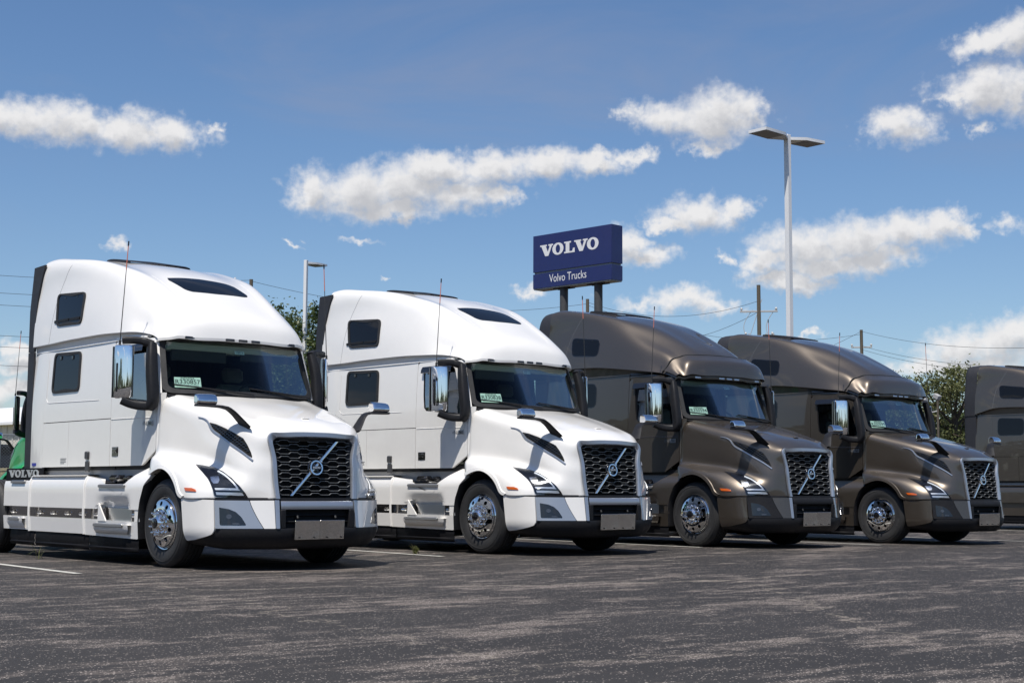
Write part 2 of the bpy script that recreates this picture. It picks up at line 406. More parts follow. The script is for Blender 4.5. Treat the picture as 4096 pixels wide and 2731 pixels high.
def box(x0, x1, y0, y1, z0, z1, c=0.0):
    """box with chamfered edges"""
    if c <= 0:
        V = [(x, y, z) for x in (x0, x1) for y in (y0, y1) for z in (z0, z1)]
        return np.array(V, float), [(0, 1, 3, 2), (4, 6, 7, 5), (0, 4, 5, 1), (2, 3, 7, 6), (0, 2, 6, 4), (1, 5, 7, 3)]
    c = min(c, (x1-x0)*.45, (y1-y0)*.45, (z1-z0)*.45)
    V = []; ix = {}
    X, Y, Z = (x0, x1), (y0, y1), (z0, z1); sg = (1, -1)
    for i in (0, 1):
        for j in (0, 1):
            for k in (0, 1):
                for a in range(3):
                    p = [X[i]+sg[i]*c, Y[j]+sg[j]*c, Z[k]+sg[k]*c]; p[a] = (X[i], Y[j], Z[k])[a]
                    ix[i, j, k, a] = len(V); V.append(p)
    F = []
    for i in (0, 1): F.append([ix[i, j, k, 0] for j, k in ((0, 0), (0, 1), (1, 1), (1, 0))])
    for j in (0, 1): F.append([ix[i, j, k, 1] for i, k in ((0, 0), (1, 0), (1, 1), (0, 1))])
    for k in (0, 1): F.append([ix[i, j, k, 2] for i, j in ((0, 0), (0, 1), (1, 1), (1, 0))])
    for i in (0, 1):
        for j in (0, 1): F.append([ix[i, j, 0, 0], ix[i, j, 1, 0], ix[i, j, 1, 1], ix[i, j, 0, 1]])
    for i in (0, 1):
        for k in (0, 1): F.append([ix[i, 0, k, 0], ix[i, 1, k, 0], ix[i, 1, k, 2], ix[i, 0, k, 2]])
    for j in (0, 1):
        for k in (0, 1): F.append([ix[0, j, k, 1], ix[1, j, k, 1], ix[1, j, k, 2], ix[0, j, k, 2]])
    for i in (0, 1):
        for j in (0, 1):
            for k in (0, 1): F.append([ix[i, j, k, a] for a in range(3)])
    return np.array(V, float), [tuple(q) for q in F]
def tube(path, r, n=8, cap=True, flat=1.0, sq=1.0):
    P = np.asarray(path, float); m = len(P); R = np.full(m, r, float) if np.isscalar(r) else np.asarray(r, float)
    T = np.gradient(P, axis=0); T /= np.linalg.norm(T, axis=1)[:, None]+1e-12
    up = np.array([0, 0, 1.0]) if abs(T[0][2]) < 0.9 else np.array([1.0, 0, 0])
    rows = []
    for i in range(m):
        a = np.cross(T[i], up); na = np.linalg.norm(a)
        if na < 1e-3: a = np.cross(T[i], [0, 1, 0]); na = np.linalg.norm(a)
        a /= na; b = np.cross(a, T[i]); up = b
        th = np.arange(n)/n*2*np.pi
        ct, st_ = np.cos(th+np.pi/n), np.sin(th+np.pi/n)
        rows.append(P[i]+R[i]*(np.outer(np.sign(ct)*np.abs(ct)**sq, a)*flat+np.outer(np.sign(st_)*np.abs(st_)**sq, b)))
    V, F = grid(np.array(rows), close_v=True)
    if cap: F = F+[tuple(range(n))[::-1], tuple(range((m-1)*n, m*n))]
    return V, F
def lathe(prof, n=48, axis='y'):
    """profile of (radius, height) turned about Y"""
    th = np.arange(n)/n*2*np.pi
    A = np.array([[(r*math.cos(a), h, r*math.sin(a)) for a in th] for r, h in prof])
    if axis == 'z': A = A[:, :, [0, 2, 1]]
    if axis == 'x': A = A[:, :, [1, 0, 2]]
    return grid(A, close_v=True)
def tess(outlines):
    """fill (outer, hole, ...) 2-D outlines; returns flat point list and triangles"""
    tri = tessellate_polygon([[Vector((p[0], p[1], 0)) for p in o] for o in outlines])
    return [p for o in outlines for p in o], [tuple(t) for t in tri]
def extrude2d(outlines, depth, to3d):
    """solid from 2-D outlines; to3d(u, v, w)"""
    P, T = tess(outlines); n = len(P)
    V = [to3d(p[0], p[1], 0.0) for p in P]+[to3d(p[0], p[1], depth) for p in P]
    F = [t for t in T]+[tuple(i+n for i in t[::-1]) for t in T]; o = 0
    for ol in outlines:
        m = len(ol)
        for i in range(m):
            a, b = o+i, o+(i+1) % m; F.append((a, b, b+n, a+n))
        o += m
    return np.array(V, float), F
def rrect(x0, x1, y0, y1, r, n=5, sk=0.0):
    """rounded rectangle outline; sk shears x with y"""
    out = []
    for cx, cy, a0 in ((x1-r, y1-r, 0), (x0+r, y1-r, 90), (x0+r, y0+r, 180), (x1-r, y0+r, 270)):
        for i in range(n+1):
            a = rad(a0+90*i/n); out.append((cx+r*math.cos(a), cy+r*math.sin(a)))
    return [(x+sk*(y-y0), y) for x, y in out]
def ringpatch(outline, center, fn, rings=5, rim=0.0, rimvec=None, n=None, nub=0.0):
    """fill a star-shaped outline with rings round `center`, mapped by fn(u, v) -> xyz; rim turns the edge inward"""
    O = np.asarray(outline, float)
    if n: O = resample(O, n, closed=True)
    c = np.asarray(center, float); m = len(O)
    V = [fn(*c)]; F = []
    fr = [((i+1)/rings) for i in range(rings)]
    for k in fr:
        for p in O:
            q = c+(p-c)*k; V.append(fn(*q))
    for j in range(m): F.append((0, 1+j, 1+(j+1) % m))
    for i in range(rings-1):
        for j in range(m):
            a, b = 1+i*m+j, 1+i*m+(j+1) % m; F.append((a, a+m, b+m, b))
    V = np.array(V, float)
    if rim:
        o = len(V); L = V[-m:]+np.asarray(rimvec)*rim
        V = np.vstack([V, L])
        for j in range(m):
            a, b = o-m+j, o-m+(j+1) % m; F.append((a, a+m, b+m, b))
    return V, F
def annulus(outer, inner, fn, m=4):
    """ring of quads between two outlines of equal count"""
    O, I = np.asarray(outer, float), np.asarray(inner, float); n = len(O)
    A = [[fn(*(O[j]+(I[j]-O[j])*i/m)) for j in range(n)] for i in range(m+1)]
    return grid(np.array(A), close_v=True)
def align(inner, outer):
    """roll/flip `inner` so that its points pair with `outer`'s"""
    I, O = np.asarray(inner, float), np.asarray(outer, float)
    ci, co_ = I.mean(0), O.mean(0); best = None
    for J in (I, I[::-1]):
        for k in range(len(J)):
            d = np.abs((np.roll(J, k, 0)-ci)-(O-co_)).sum()
            if best is None or d < best[0]: best = (d, np.roll(J, k, 0))
    return best[1]

MESHES = {}
def to_mesh(key, g, material, sharp=40, smooth=True):
    k = (key, material)
    if k in MESHES: return MESHES[k]
    v, f = g() if callable(g) else g
    me = bpy.data.meshes.new(key)
    me.from_pydata(np.asarray(v, float).tolist(), [], [tuple(q) for q in f]); me.validate(clean_customdata=False)
    me.materials.append(MATS[material])
    if smooth:
        me.polygons.foreach_set('use_smooth', [True]*len(me.polygons))
        me.set_sharp_from_angle(angle=rad(sharp))
    me.update(); MESHES[k] = me
    return me
def obj(name, me, parent=None, loc=None, rotz=None, solid=0.0):
    o = bpy.data.objects.new(name, me); COL.objects.link(o)
    if parent: o.parent = parent
    if loc is not None: o.location = loc
    if rotz is not None: o.rotation_euler = (0, 0, rotz)
    if solid:
        md = o.modifiers.new('thickness', 'SOLIDIFY'); md.thickness = abs(solid); md.offset = -1 if solid > 0 else 1; md.use_even_offset = False
    return o
def tag(o, label, cat=None, group=None, kind=None):
    if label: o['label'] = label
    if cat: o['category'] = cat
    if group: o['group'] = group
    if kind: o['kind'] = kind
    return o
def thing(name, label, cat, loc=(0, 0, 0), rotz=0.0, group=None):
    o = bpy.data.objects.new(name, None); COL.objects.link(o); o.location = loc; o.rotation_euler = (0, 0, rotz); o.empty_display_size = 0.2
    return tag(o, label, cat, group)

TEXT = {}
def text_geo(s, size=1.0, bold=0.0):
    """built-in font as flat triangles in (u, v)"""
    k = (s, bold)
    if k not in TEXT:
        c = bpy.data.curves.new('txt', 'FONT'); c.body = s; c.size = 1.0; c.offset = bold; c.resolution_u = 3
        o = bpy.data.objects.new('txt', c); COL.objects.link(o)
        dg = bpy.context.evaluated_depsgraph_get(); ev = o.evaluated_get(dg); me = ev.to_mesh()
        V = np.array([tuple(v.co) for v in me.vertices]).reshape(-1, 3); F = [tuple(p.vertices) for p in me.polygons]
        ev.to_mesh_clear(); bpy.data.objects.remove(o); bpy.data.curves.remove(c)
        TEXT[k] = (V, F)
    V, F = TEXT[k]
    return V[:, :2]*size, F
def text_on(s, size, to3d, bold=0.0, center=True, xs=1.0):
    P, F = text_geo(s, size, bold); P = P.copy(); P[:, 0] *= xs
    if center: P[:, 0] -= (P[:, 0].min()+P[:, 0].max())/2
    return np.array([to3d(u, v) for u, v in P]), F
def ell(cx, cy, rx, ry, n=28): return [(cx+rx*math.cos(2*math.pi*i/n), cy+ry*math.sin(2*math.pi*i/n)) for i in range(n)]
def slab_word(h, depth, to3d):
    """the word VOLVO in a heavy slab-serif face, height h, starting at u=0"""
    Vv = [(0, 1), (.56, 1), (.56, .87), (.47, .87), (.64, .34), (.80, .87), (.69, .87), (.69, 1), (1.08, 1), (1.08, .87), (.99, .87), (.69, 0), (.42, 0), (.11, .87), (0, .87)]
    Ll = [(0, 1), (.56, 1), (.56, .87), (.43, .87), (.43, .13), (.66, .13), (.73, .38), (.86, .38), (.86, 0), (0, 0), (0, .13), (.13, .13), (.13, .87), (0, .87)]
    gs = []; x = 0.0
    for ch in 'VOLVO':
        if ch == 'V': ol = [Vv]; w = 1.02
        elif ch == 'L': ol = [Ll]; w = 0.82
        else: ol = [ell(.46, .5, .46, .53), ell(.46, .5, .185, .37)[::-1]]; w = 0.97
        gs.append(extrude2d([[((u+x)*h, v*h) for u, v in o] for o in ol], depth, to3d)); x += w
    return join(*gs), x*h

# ------------------------------------------------------------------ the ground's gentle swell across the bays
GY = [-4000, -6, 0, 4.85, 9.29, 14.31, 19.5, 24.6, 40, 4000]; GZ = [0, 0, 0, 0.034, 0.027, -0.029, -0.02, 0.0, 0, 0]
def gz(y):
    y = np.asarray(y, float); i = np.clip(np.searchsorted(GY, y, side='right')-1, 0, len(GY)-2)
    a, b = np.asarray(GY, float)[i], np.asarray(GY, float)[i+1]; k = (y-a)/(b-a); k = k*k*(3-2*k)
    return np.asarray(GZ)[i]*(1-k)+np.asarray(GZ)[i+1]*k

# ================================================================== the tractor unit
# truck space: X forward (front axle at 0), Y to its left, Z up.  Halves are built for +Y and mirrored.
HSOL = .012
def S(x, z):
    """half width of cab and sleeper side"""
    zt = max(0.0, z-1.9); y = 1.102-0.055*zt**1.5
    xt = max(0.0, x+0.95); y -= 0.10*xt**2
    return y
#SYM
HOOD = np.array([
 [(-.10,0,1.99),(-.12,.40,1.99),(-.21,.76,1.985),(-.31,.985,1.962),(-.355,1.052,1.82),(-.375,1.062,1.50),(-.378,1.070,1.36),(-.375,1.10,1.285),(-.36,1.155,1.22),(-.30,1.20,1.05)],
 [(.10,0,1.945),(.08,.39,1.94),(.03,.735,1.925),(-.02,.950,1.882),(-.05,1.010,1.72),(-.06,1.022,1.42),(-.06,1.035,1.298),(-.06,1.10,1.252),(-.05,1.185,1.205),(.0,1.222,1.122)],
 [(.35,0,1.885),(.34,.37,1.88),(.31,.69,1.862),(.27,.905,1.815),(.25,.970,1.65),(.24,.975,1.37),(.24,.988,1.258),(.24,1.08,1.212),(.24,1.195,1.15),(.25,1.232,1.06)],
 [(.65,0,1.81),(.64,.345,1.805),(.61,.635,1.787),(.575,.853,1.738),(.565,.922,1.58),(.55,.940,1.32),(.548,.957,1.215),(.535,1.055,1.168),(.475,1.20,1.065),(.42,1.238,.91)],
 [(.93,0,1.73),(.92,.32,1.725),(.89,.59,1.707),(.865,.778,1.657),(.86,.855,1.49),(.84,.890,1.24),(.83,.908,1.135),(.80,1.03,1.078),(.70,1.20,.935),(.56,1.238,.79)],
 [(1.14,0,1.66),(1.13,.29,1.655),(1.10,.54,1.637),(1.085,.712,1.582),(1.09,.775,1.40),(1.085,.822,1.16),(1.08,.845,1.065),(1.055,.93,.99),(.985,1.075,.88),(.92,1.145,.79)],
 [(1.27,0,1.585),(1.262,.27,1.58),(1.235,.50,1.562),(1.22,.635,1.50),(1.235,.675,1.32),(1.25,.708,1.13),(1.25,.722,1.045),(1.243,.75,.965),(1.222,.80,.87),(1.195,.835,.79)],
 [(1.335,0,1.535),(1.328,.265,1.532),(1.303,.49,1.523),(1.288,.582,1.478),(1.312,.572,1.30),(1.338,.558,1.12),(1.345,.554,1.045),(1.352,.55,.97),(1.366,.543,.87),(1.378,.535,.79)],
])
def crease(C, v, wa, wb, oa, ob):
    """tighten column v: two points close together in place of one"""
    a = C[:, v]*(1-wa)+C[:, v-1]*wa+np.array(oa); b = C[:, v]*(1-wb)+C[:, v+1]*wb+np.array(ob)
    return np.concatenate([C[:, :v], a[:, None], b[:, None], C[:, v+1:]], 1)
HOOD = crease(HOOD, 3, .13, .13, (0, .008, .014), (.004, .016, .004))
def sym_surf(C, pu, pv):
    """surface symmetric about Y = 0; returns the +Y half"""
    F_ = np.concatenate([C[:, :0:-1]*np.array([1, -1, 1]), C], 1); G = surf_pts(F_, pu, pv)
    return G[:, G.shape[1]//2:]
HOODP = sym_surf(HOOD, 7, 6)
#ENDSYM
def bvh_of(A):
    v, f = grid(A); return BVHTree.FromPolygons([tuple(p) for p in v], f)
HOODB = bvh_of(HOODP)
def on_surf(bvh, p, n, off=0.0):
    """point p projected along -n (n points outward) onto the surface, lifted by off"""
    p = Vector(p); n = Vector(n).normalized()
    h, nr, i, d = bvh.ray_cast(p+n*1.5, -n)
    if h is None:
        h, nr, i, d = bvh.find_nearest(p)
    if nr.dot(n) < 0: nr = -nr
    return np.array(h+nr*off)
def surf_patch(bvh, outline, n, off, rings=5, cnt=48, rim=0.012, smooth=0, center=None):
    """raised plate following the surface; outline = approximate 3-D points, n = outward looking direction"""
    O = np.asarray(outline, float); nn = Vector(n).normalized()
    e1 = nn.cross(Vector((0, 0, 1))).normalized(); e2 = e1.cross(nn)
    c0 = Vector(O.mean(0))
    P2 = np.array([((Vector(p)-c0).dot(e1), (Vector(p)-c0).dot(e2)) for p in O])
    P2 = resample(P2, cnt, closed=True)
    cc = P2.mean(0) if center is None else np.array([(Vector(center)-c0).dot(e1), (Vector(center)-c0).dot(e2)])
    fn = lambda u, v: on_surf(bvh, c0+e1*u+e2*v, nn, off)
    return ringpatch(P2, cc, fn, rings, rim, tuple(-nn))
def strip_on(bvh, pts, n, w, off, per=6):
    """thin raised strip along a polyline on a surface"""
    C = curve(pts, per); T = np.gradient(C, axis=0); nn = np.array(Vector(n).normalized())
    A = []
    W = np.full(len(C), w) if np.isscalar(w) else np.interp(np.linspace(0, 1, len(C)), np.linspace(0, 1, len(w)), w)
    for p, t, ww in zip(C, T, W):
        s = np.cross(nn, t); s /= np.linalg.norm(s)+1e-9
        a = on_surf(bvh, p-s*ww/2, n, -0.004); b = on_surf(bvh, p-s*ww/2*.8, n, off); c = on_surf(bvh, p+s*ww/2*.8, n, off); d = on_surf(bvh, p+s*ww/2, n, -0.004)
        A.append([a, b, c, d])
    return grid(np.array(A))

CAP860 = np.array([
 [(-3.97,0,4.015),(-3.97,.45,4.01),(-3.93,.84,3.995),(-3.92,.99,3.93),(-3.96,1.03,3.62),(-4.03,1.06,3.20),(-4.04,1.078,2.80)],
 [(-3.80,0,4.02),(-3.80,.45,4.015),(-3.78,.825,4.005),(-3.77,.970,3.945),(-3.78,1.02,3.65),(-3.80,1.06,3.20),(-3.80,1.088,2.80)],
 [(-3.45,0,3.995),(-3.45,.45,3.985),(-3.43,.815,3.97),(-3.42,.955,3.92),(-3.43,1.005,3.66),(-3.46,1.065,3.20),(-3.45,1.10,2.80)],
 [(-2.90,0,3.925),(-2.90,.43,3.915),(-2.92,.79,3.90),(-2.93,.925,3.875),(-2.95,.99,3.635),(-2.95,1.065,3.20),(-2.95,1.105,2.81)],
 [(-2.35,0,3.835),(-2.37,.40,3.825),(-2.41,.75,3.815),(-2.45,.895,3.805),(-2.48,.985,3.57),(-2.48,1.06,3.18),(-2.45,1.105,2.815)],
 [(-1.85,0,3.715),(-1.87,.37,3.71),(-1.92,.71,3.70),(-1.98,.87,3.69),(-1.99,.975,3.46),(-1.98,1.05,3.13),(-1.90,1.105,2.815)],
 [(-1.37,0,3.54),(-1.39,.345,3.54),(-1.45,.67,3.55),(-1.53,.835,3.56),(-1.53,.965,3.325),(-1.48,1.04,3.05),(-1.42,1.10,2.80)],
 [(-.95,0,3.31),(-.97,.33,3.315),(-1.02,.62,3.335),(-1.10,.785,3.35),(-1.10,.94,3.16),(-1.07,1.02,2.93),(-1.05,1.09,2.782)],
 [(-.62,0,3.115),(-.635,.33,3.115),(-.68,.59,3.13),(-.75,.74,3.145),(-.80,.915,3.04),(-.83,1.00,2.865),(-.86,1.068,2.762)],
 [(-.42,0,2.97),(-.43,.34,2.967),(-.465,.62,2.965),(-.53,.77,2.965),(-.60,.915,2.91),(-.67,1.00,2.82),(-.73,1.05,2.738)],
 [(-.345,0,2.857),(-.35,.35,2.855),(-.38,.665,2.848),(-.435,.82,2.842),(-.50,.925,2.81),(-.57,1.00,2.76),(-.62,1.035,2.71)],
 [(-.30,0,2.70),(-.305,.35,2.70),(-.33,.69,2.695),(-.375,.85,2.69),(-.43,.945,2.682),(-.485,1.00,2.675),(-.53,1.025,2.67)],
])
CAP760 = CAP860.copy()
for i in range(CAP760.shape[0]):
    for j in range(CAP760.shape[1]):
        x, y, z = CAP760[i, j]
        if x < -1.4: x = -1.4+(x+1.4)*(2.27/2.63)
        CAP760[i, j] = (x, y, z+(.03 if j > 3 else 0)*max(0, min(1, (-x-.6)/1.2)))
_z = [(4.03,4.025,4.01,3.955),(4.05,4.04,4.03,3.965),(4.02,4.005,3.985,3.94),(3.945,3.93,3.91,3.88),(3.857,3.842,3.82,3.79),(3.737,3.722,3.705,3.655),(3.555,3.55,3.54,3.465),(3.345,3.34,3.33,3.26),(3.145,3.14,3.13,3.085),(3.005,3.0,2.99,2.965),(2.925,2.922,2.912,2.89),(2.70,2.70,2.695,2.69)]
_y = [(.834,1.0,1.03),(.82,.97,1.01),(.81,.945,.99),(.78,.905,.97),(.73,.86,.96),(.672,.811,.95),(.615,.76,.93),(.587,.73,.905),(.588,.735,.89),(.625,.775,.90),(.66,.82,.915),(.69,.85,.945)]
for i in range(12):
    CAP760[i, :4, 2] = _z[i]; CAP760[i, 2:5, 1] = _y[i]
CAP760[:, 6, 2] = np.interp(CAP760[:, 6, 0], [-3.7, -3.2, -2.54, -1.67, -.86, -.69, -.53], [2.80, 2.93, 2.957, 2.876, 2.775, 2.735, 2.67])
CAP760[:, 5, 2] = np.maximum(CAP760[:, 5, 2], CAP760[:, 6, 2]+.12*np.clip((-.5-CAP760[:, 6, 0])/.6, .25, 2))
CAP760[9, :5, 0] -= .03; CAP760[10, :5, 0] -= .012

# bumper plan curve (x, y), from the centre to the rear of the corner
BPL = curve([(1.415, 0), (1.408, .28), (1.385, .52), (1.335, .64), (1.265, .765), (1.165, .93), (1.035, 1.07), (.90, 1.15), (.74, 1.20), (.545, 1.235)], 8)
BLEN = np.concatenate([[0], np.cumsum(np.linalg.norm(np.diff(BPL, axis=0), axis=1))])
def bump(s, z, off=0.0):
    x = np.interp(s, BLEN, BPL[:, 0]); y = np.interp(s, BLEN, BPL[:, 1])
    e = 0.02; tx = np.interp(s+e, BLEN, BPL[:, 0])-np.interp(s-e, BLEN, BPL[:, 0]); ty = np.interp(s+e, BLEN, BPL[:, 1])-np.interp(s-e, BLEN, BPL[:, 1])
    l = math.hypot(tx, ty)+1e-9; nx, ny = ty/l, -tx/l
    k = .78-z
    lean = .16*k*max(nx, 0)-.06*k*ny
    if z < .46: lean -= (.46-z)**2*2.2
    return (x+nx*(off+lean), y+ny*(off+lean), z)
def b_s(y): return float(np.interp(y, BPL[:, 1], BLEN))
SB_END = BLEN[-1]
def bump_patch(outline, center, off=0.0, rim=0.02, rings=4, n=60):
    c = bump(*center); o = bump(center[0], center[1], 1.0)
    return ringpatch(outline, center, lambda s, z: bump(s, z, off), rings, rim, tuple(np.array(c)-np.array(o)), n)
def densify(ol, step=0.03):
    P = [np.asarray(p, float) for p in ol]; out = []
    for i in range(len(P)):
        a, b = P[i], P[(i+1) % len(P)]; k = max(1, int(np.linalg.norm(b-a)/step))
        out += [tuple(a+(b-a)*j/k) for j in range(k)]
    return out

# windshield sheet: s across (-1..1), t up (0..1)
def WS(s, t, off=0.0):
    s2 = abs(s)
    xb = -.105-.245*s2**2.2; xt = -.40-.175*s2**2.2
    yb, yt = 1.04, .985
    zb = 2.00+.01*s2; zt = 2.70-.02*s2**2
    x = xb+(xt-xb)*t; y = s*(yb+(yt-yb)*t); z = zb+(zt-zb)*t
    nx, nz, ny = .9, .33, .25*s*s2
    return (x+nx*off, y+ny*off, z+nz*off)

def wheel_parts(front=True):
    """wheel turned about Y, outer face towards +Y, centre at origin; returns {name: (geometry, material)}"""
    R, W = .505, .285
    prof = [(.292, -.03), (.30, .012), (.335, .030), (.40, .038), (.445, .034), (.472, .020), (.487, .006), (.493, -.004)]
    tread = []
    y = -.010; n = 5
    tread += [(.500, -.012)]
    for i in range(n):
        y0 = -.018-i*(W-.05)/n; y1 = y0-(W-.05)/n
        tread += [(.504, y0-.001), (.505, y1+.016), (.492, y1+.013), (.492, y1+.003)]
    back = [(.500, -W+.028), (.487, -W+.01), (.445, -W-.02), (.34, -W-.02), (.29, -W+.02)]
    tyre = lathe(prof+tread+back, 72)
    ribs = [lathe([(r-.004, yy), (r, yy+.0035), (r+.004, yy)], 72) for r, yy in ((.318, .0225), (.432, .0365), (.462, .0265))]
    tyre = join(tyre, *ribs)
    # disc with hand holes
    prof_r = lambda r: (.075 if r < .17 else .075-(r-.17)**1.4*.62) if front else (-.06-.05*math.sin((r-.15)*18) if r > .15 else -.06)
    N = 10; gs = []; rin, rout = .150, .268
    for k in range(N):
        a0 = 2*math.pi*k/N; a1 = 2*math.pi*(k+1)/N; am = (a0+a1)/2; rc = .222; rh = .027
        ol = [(rin, a0+(a1-a0)*i/6) for i in range(6)]+[(rin+(rout-rin)*i/6, a1) for i in range(6)]+[(rout, a1-(a1-a0)*i/6) for i in range(6)]+[(rout-(rout-rin)*i/6, a0) for i in range(6)]
        o2 = [(r*math.cos(a), r*math.sin(a)) for r, a in ol]
        cx, cy = rc*math.cos(am), rc*math.sin(am)
        i2 = []
        for (px, py) in o2:
            an = math.atan2(py-cy, px-cx); i2.append((cx+rh*math.cos(an), cy+rh*math.sin(an)))
        fn = lambda u, v: (u, prof_r(math.hypot(u, v)), v)
        gs.append(annulus(o2, i2, fn, 4))
        h0 = [fn(*p) for p in i2]; h1 = [(p[0], p[1]-.03, p[2]) for p in h0]
        gs.append(grid(np.array([h0, h1]), close_v=True))
    lip = lathe([(.268, prof_r(.268)), (.276, prof_r(.268)-.012), (.280, -.02 if front else -.10), (.283, .0), (.290, .016), (.299, .018), (.302, .008), (.300, -.02), (.290, -.05), (.270, -.08), (.268, -.24)], 72)
    rim = join(*gs, lip)
    hub = lathe([(.150, prof_r(.15)), (.148, .082 if front else -.055), (.140, .086 if front else -.05), (.10, .088 if front else -.02), (.097, .10 if front else .02), (.075, .12 if front else .035), (.06, .135 if front else .04), (.03, .138 if front else .042), (.0005, .138 if front else .042)], 40)
    nuts = []
    for k in range(10):
        a = 2*math.pi*(k+.5)/10; g = lathe([(.021, 0), (.020, .014), (.0165, .018), (.0165, .045), (.0125, .056), (.0005, .060)], 12)
        nuts.append(move(g, (.1675*math.cos(a)*.80, .086 if front else -.052, .1675*math.sin(a)*.80)))
    cap = lathe([(.058, .134), (.056, .150), (.040, .156), (.0005, .157)], 24)
    well = lathe([(.268, -.13), (.0005, -.13)], 32)
    return dict(tyre=tyre, rim=rim, hub=hub, nuts=nuts, cap=cap, well=well)
_WH = {}
def get_wheel(front):
    if front not in _WH: _WH[front] = wheel_parts(front)
    return _WH[front]
def mir(g, side): return g if side > 0 else mirror(g)
def tyre_text(s, r0, a_mid, size, y, side):
    P, F = text_geo(s, size, 0.012); P = P.copy(); P[:, 0] -= (P[:, 0].min()+P[:, 0].max())/2
    P = np.column_stack([P[:, 0]*1.15, P[:, 1]])
    V = []
    for u, v in P:
        a = a_mid-u/r0; r = r0+v
        V.append((r*math.cos(a), y, r*math.sin(a)) if side < 0 else (-r*math.cos(a), y, r*math.sin(a)))
    V = np.array(V); V[:, 1] *= side
    return V, F

ISL = {}
SPLIT = {'arch_liner', 'cowl_panel', 'arch_lip', 'roof_rail', 'frame_rail', 'crossmember', 'drive_axle', 'tow_hook', 'intake_frame', 'intake_slat', 'side_trim', 'b_pillar', 'inner_skin', 'extender_seam', 'tank', 'cap_lip', 'hood_pad', 'window_clip', 'vent_slot', 'step_vent', 'sun_visor', 'plate_slot', 'latch', 'fuel_tank', 'bumper_trim'}
TINY = {'grille_web', 'vent_mesh', 'bracket_bolt', 'skirt_bolt', 'tyre_lettering', 'tag_text', 'badge_text', 'badge_number', 'slip_writing', 'sticker_number', 'plate_letters', 'emblem_word'}
def islands(g):
    v, f = np.asarray(g[0]), g[1]; par = list(range(len(v)))
    def fd(i):
        while par[i] != i: par[i] = par[par[i]]; i = par[i]
        return i
    for q in f:
        a = fd(q[0])
        for i in q[1:]: par[fd(i)] = a
    gr = {}
    for q in f: gr.setdefault(fd(q[0]), []).append(q)
    out = []
    for qs in gr.values():
        ids = sorted({i for q in qs for i in q}); mp = {i: k for k, i in enumerate(ids)}
        out.append((v[ids], [tuple(mp[i] for i in q) for q in qs]))
    return out

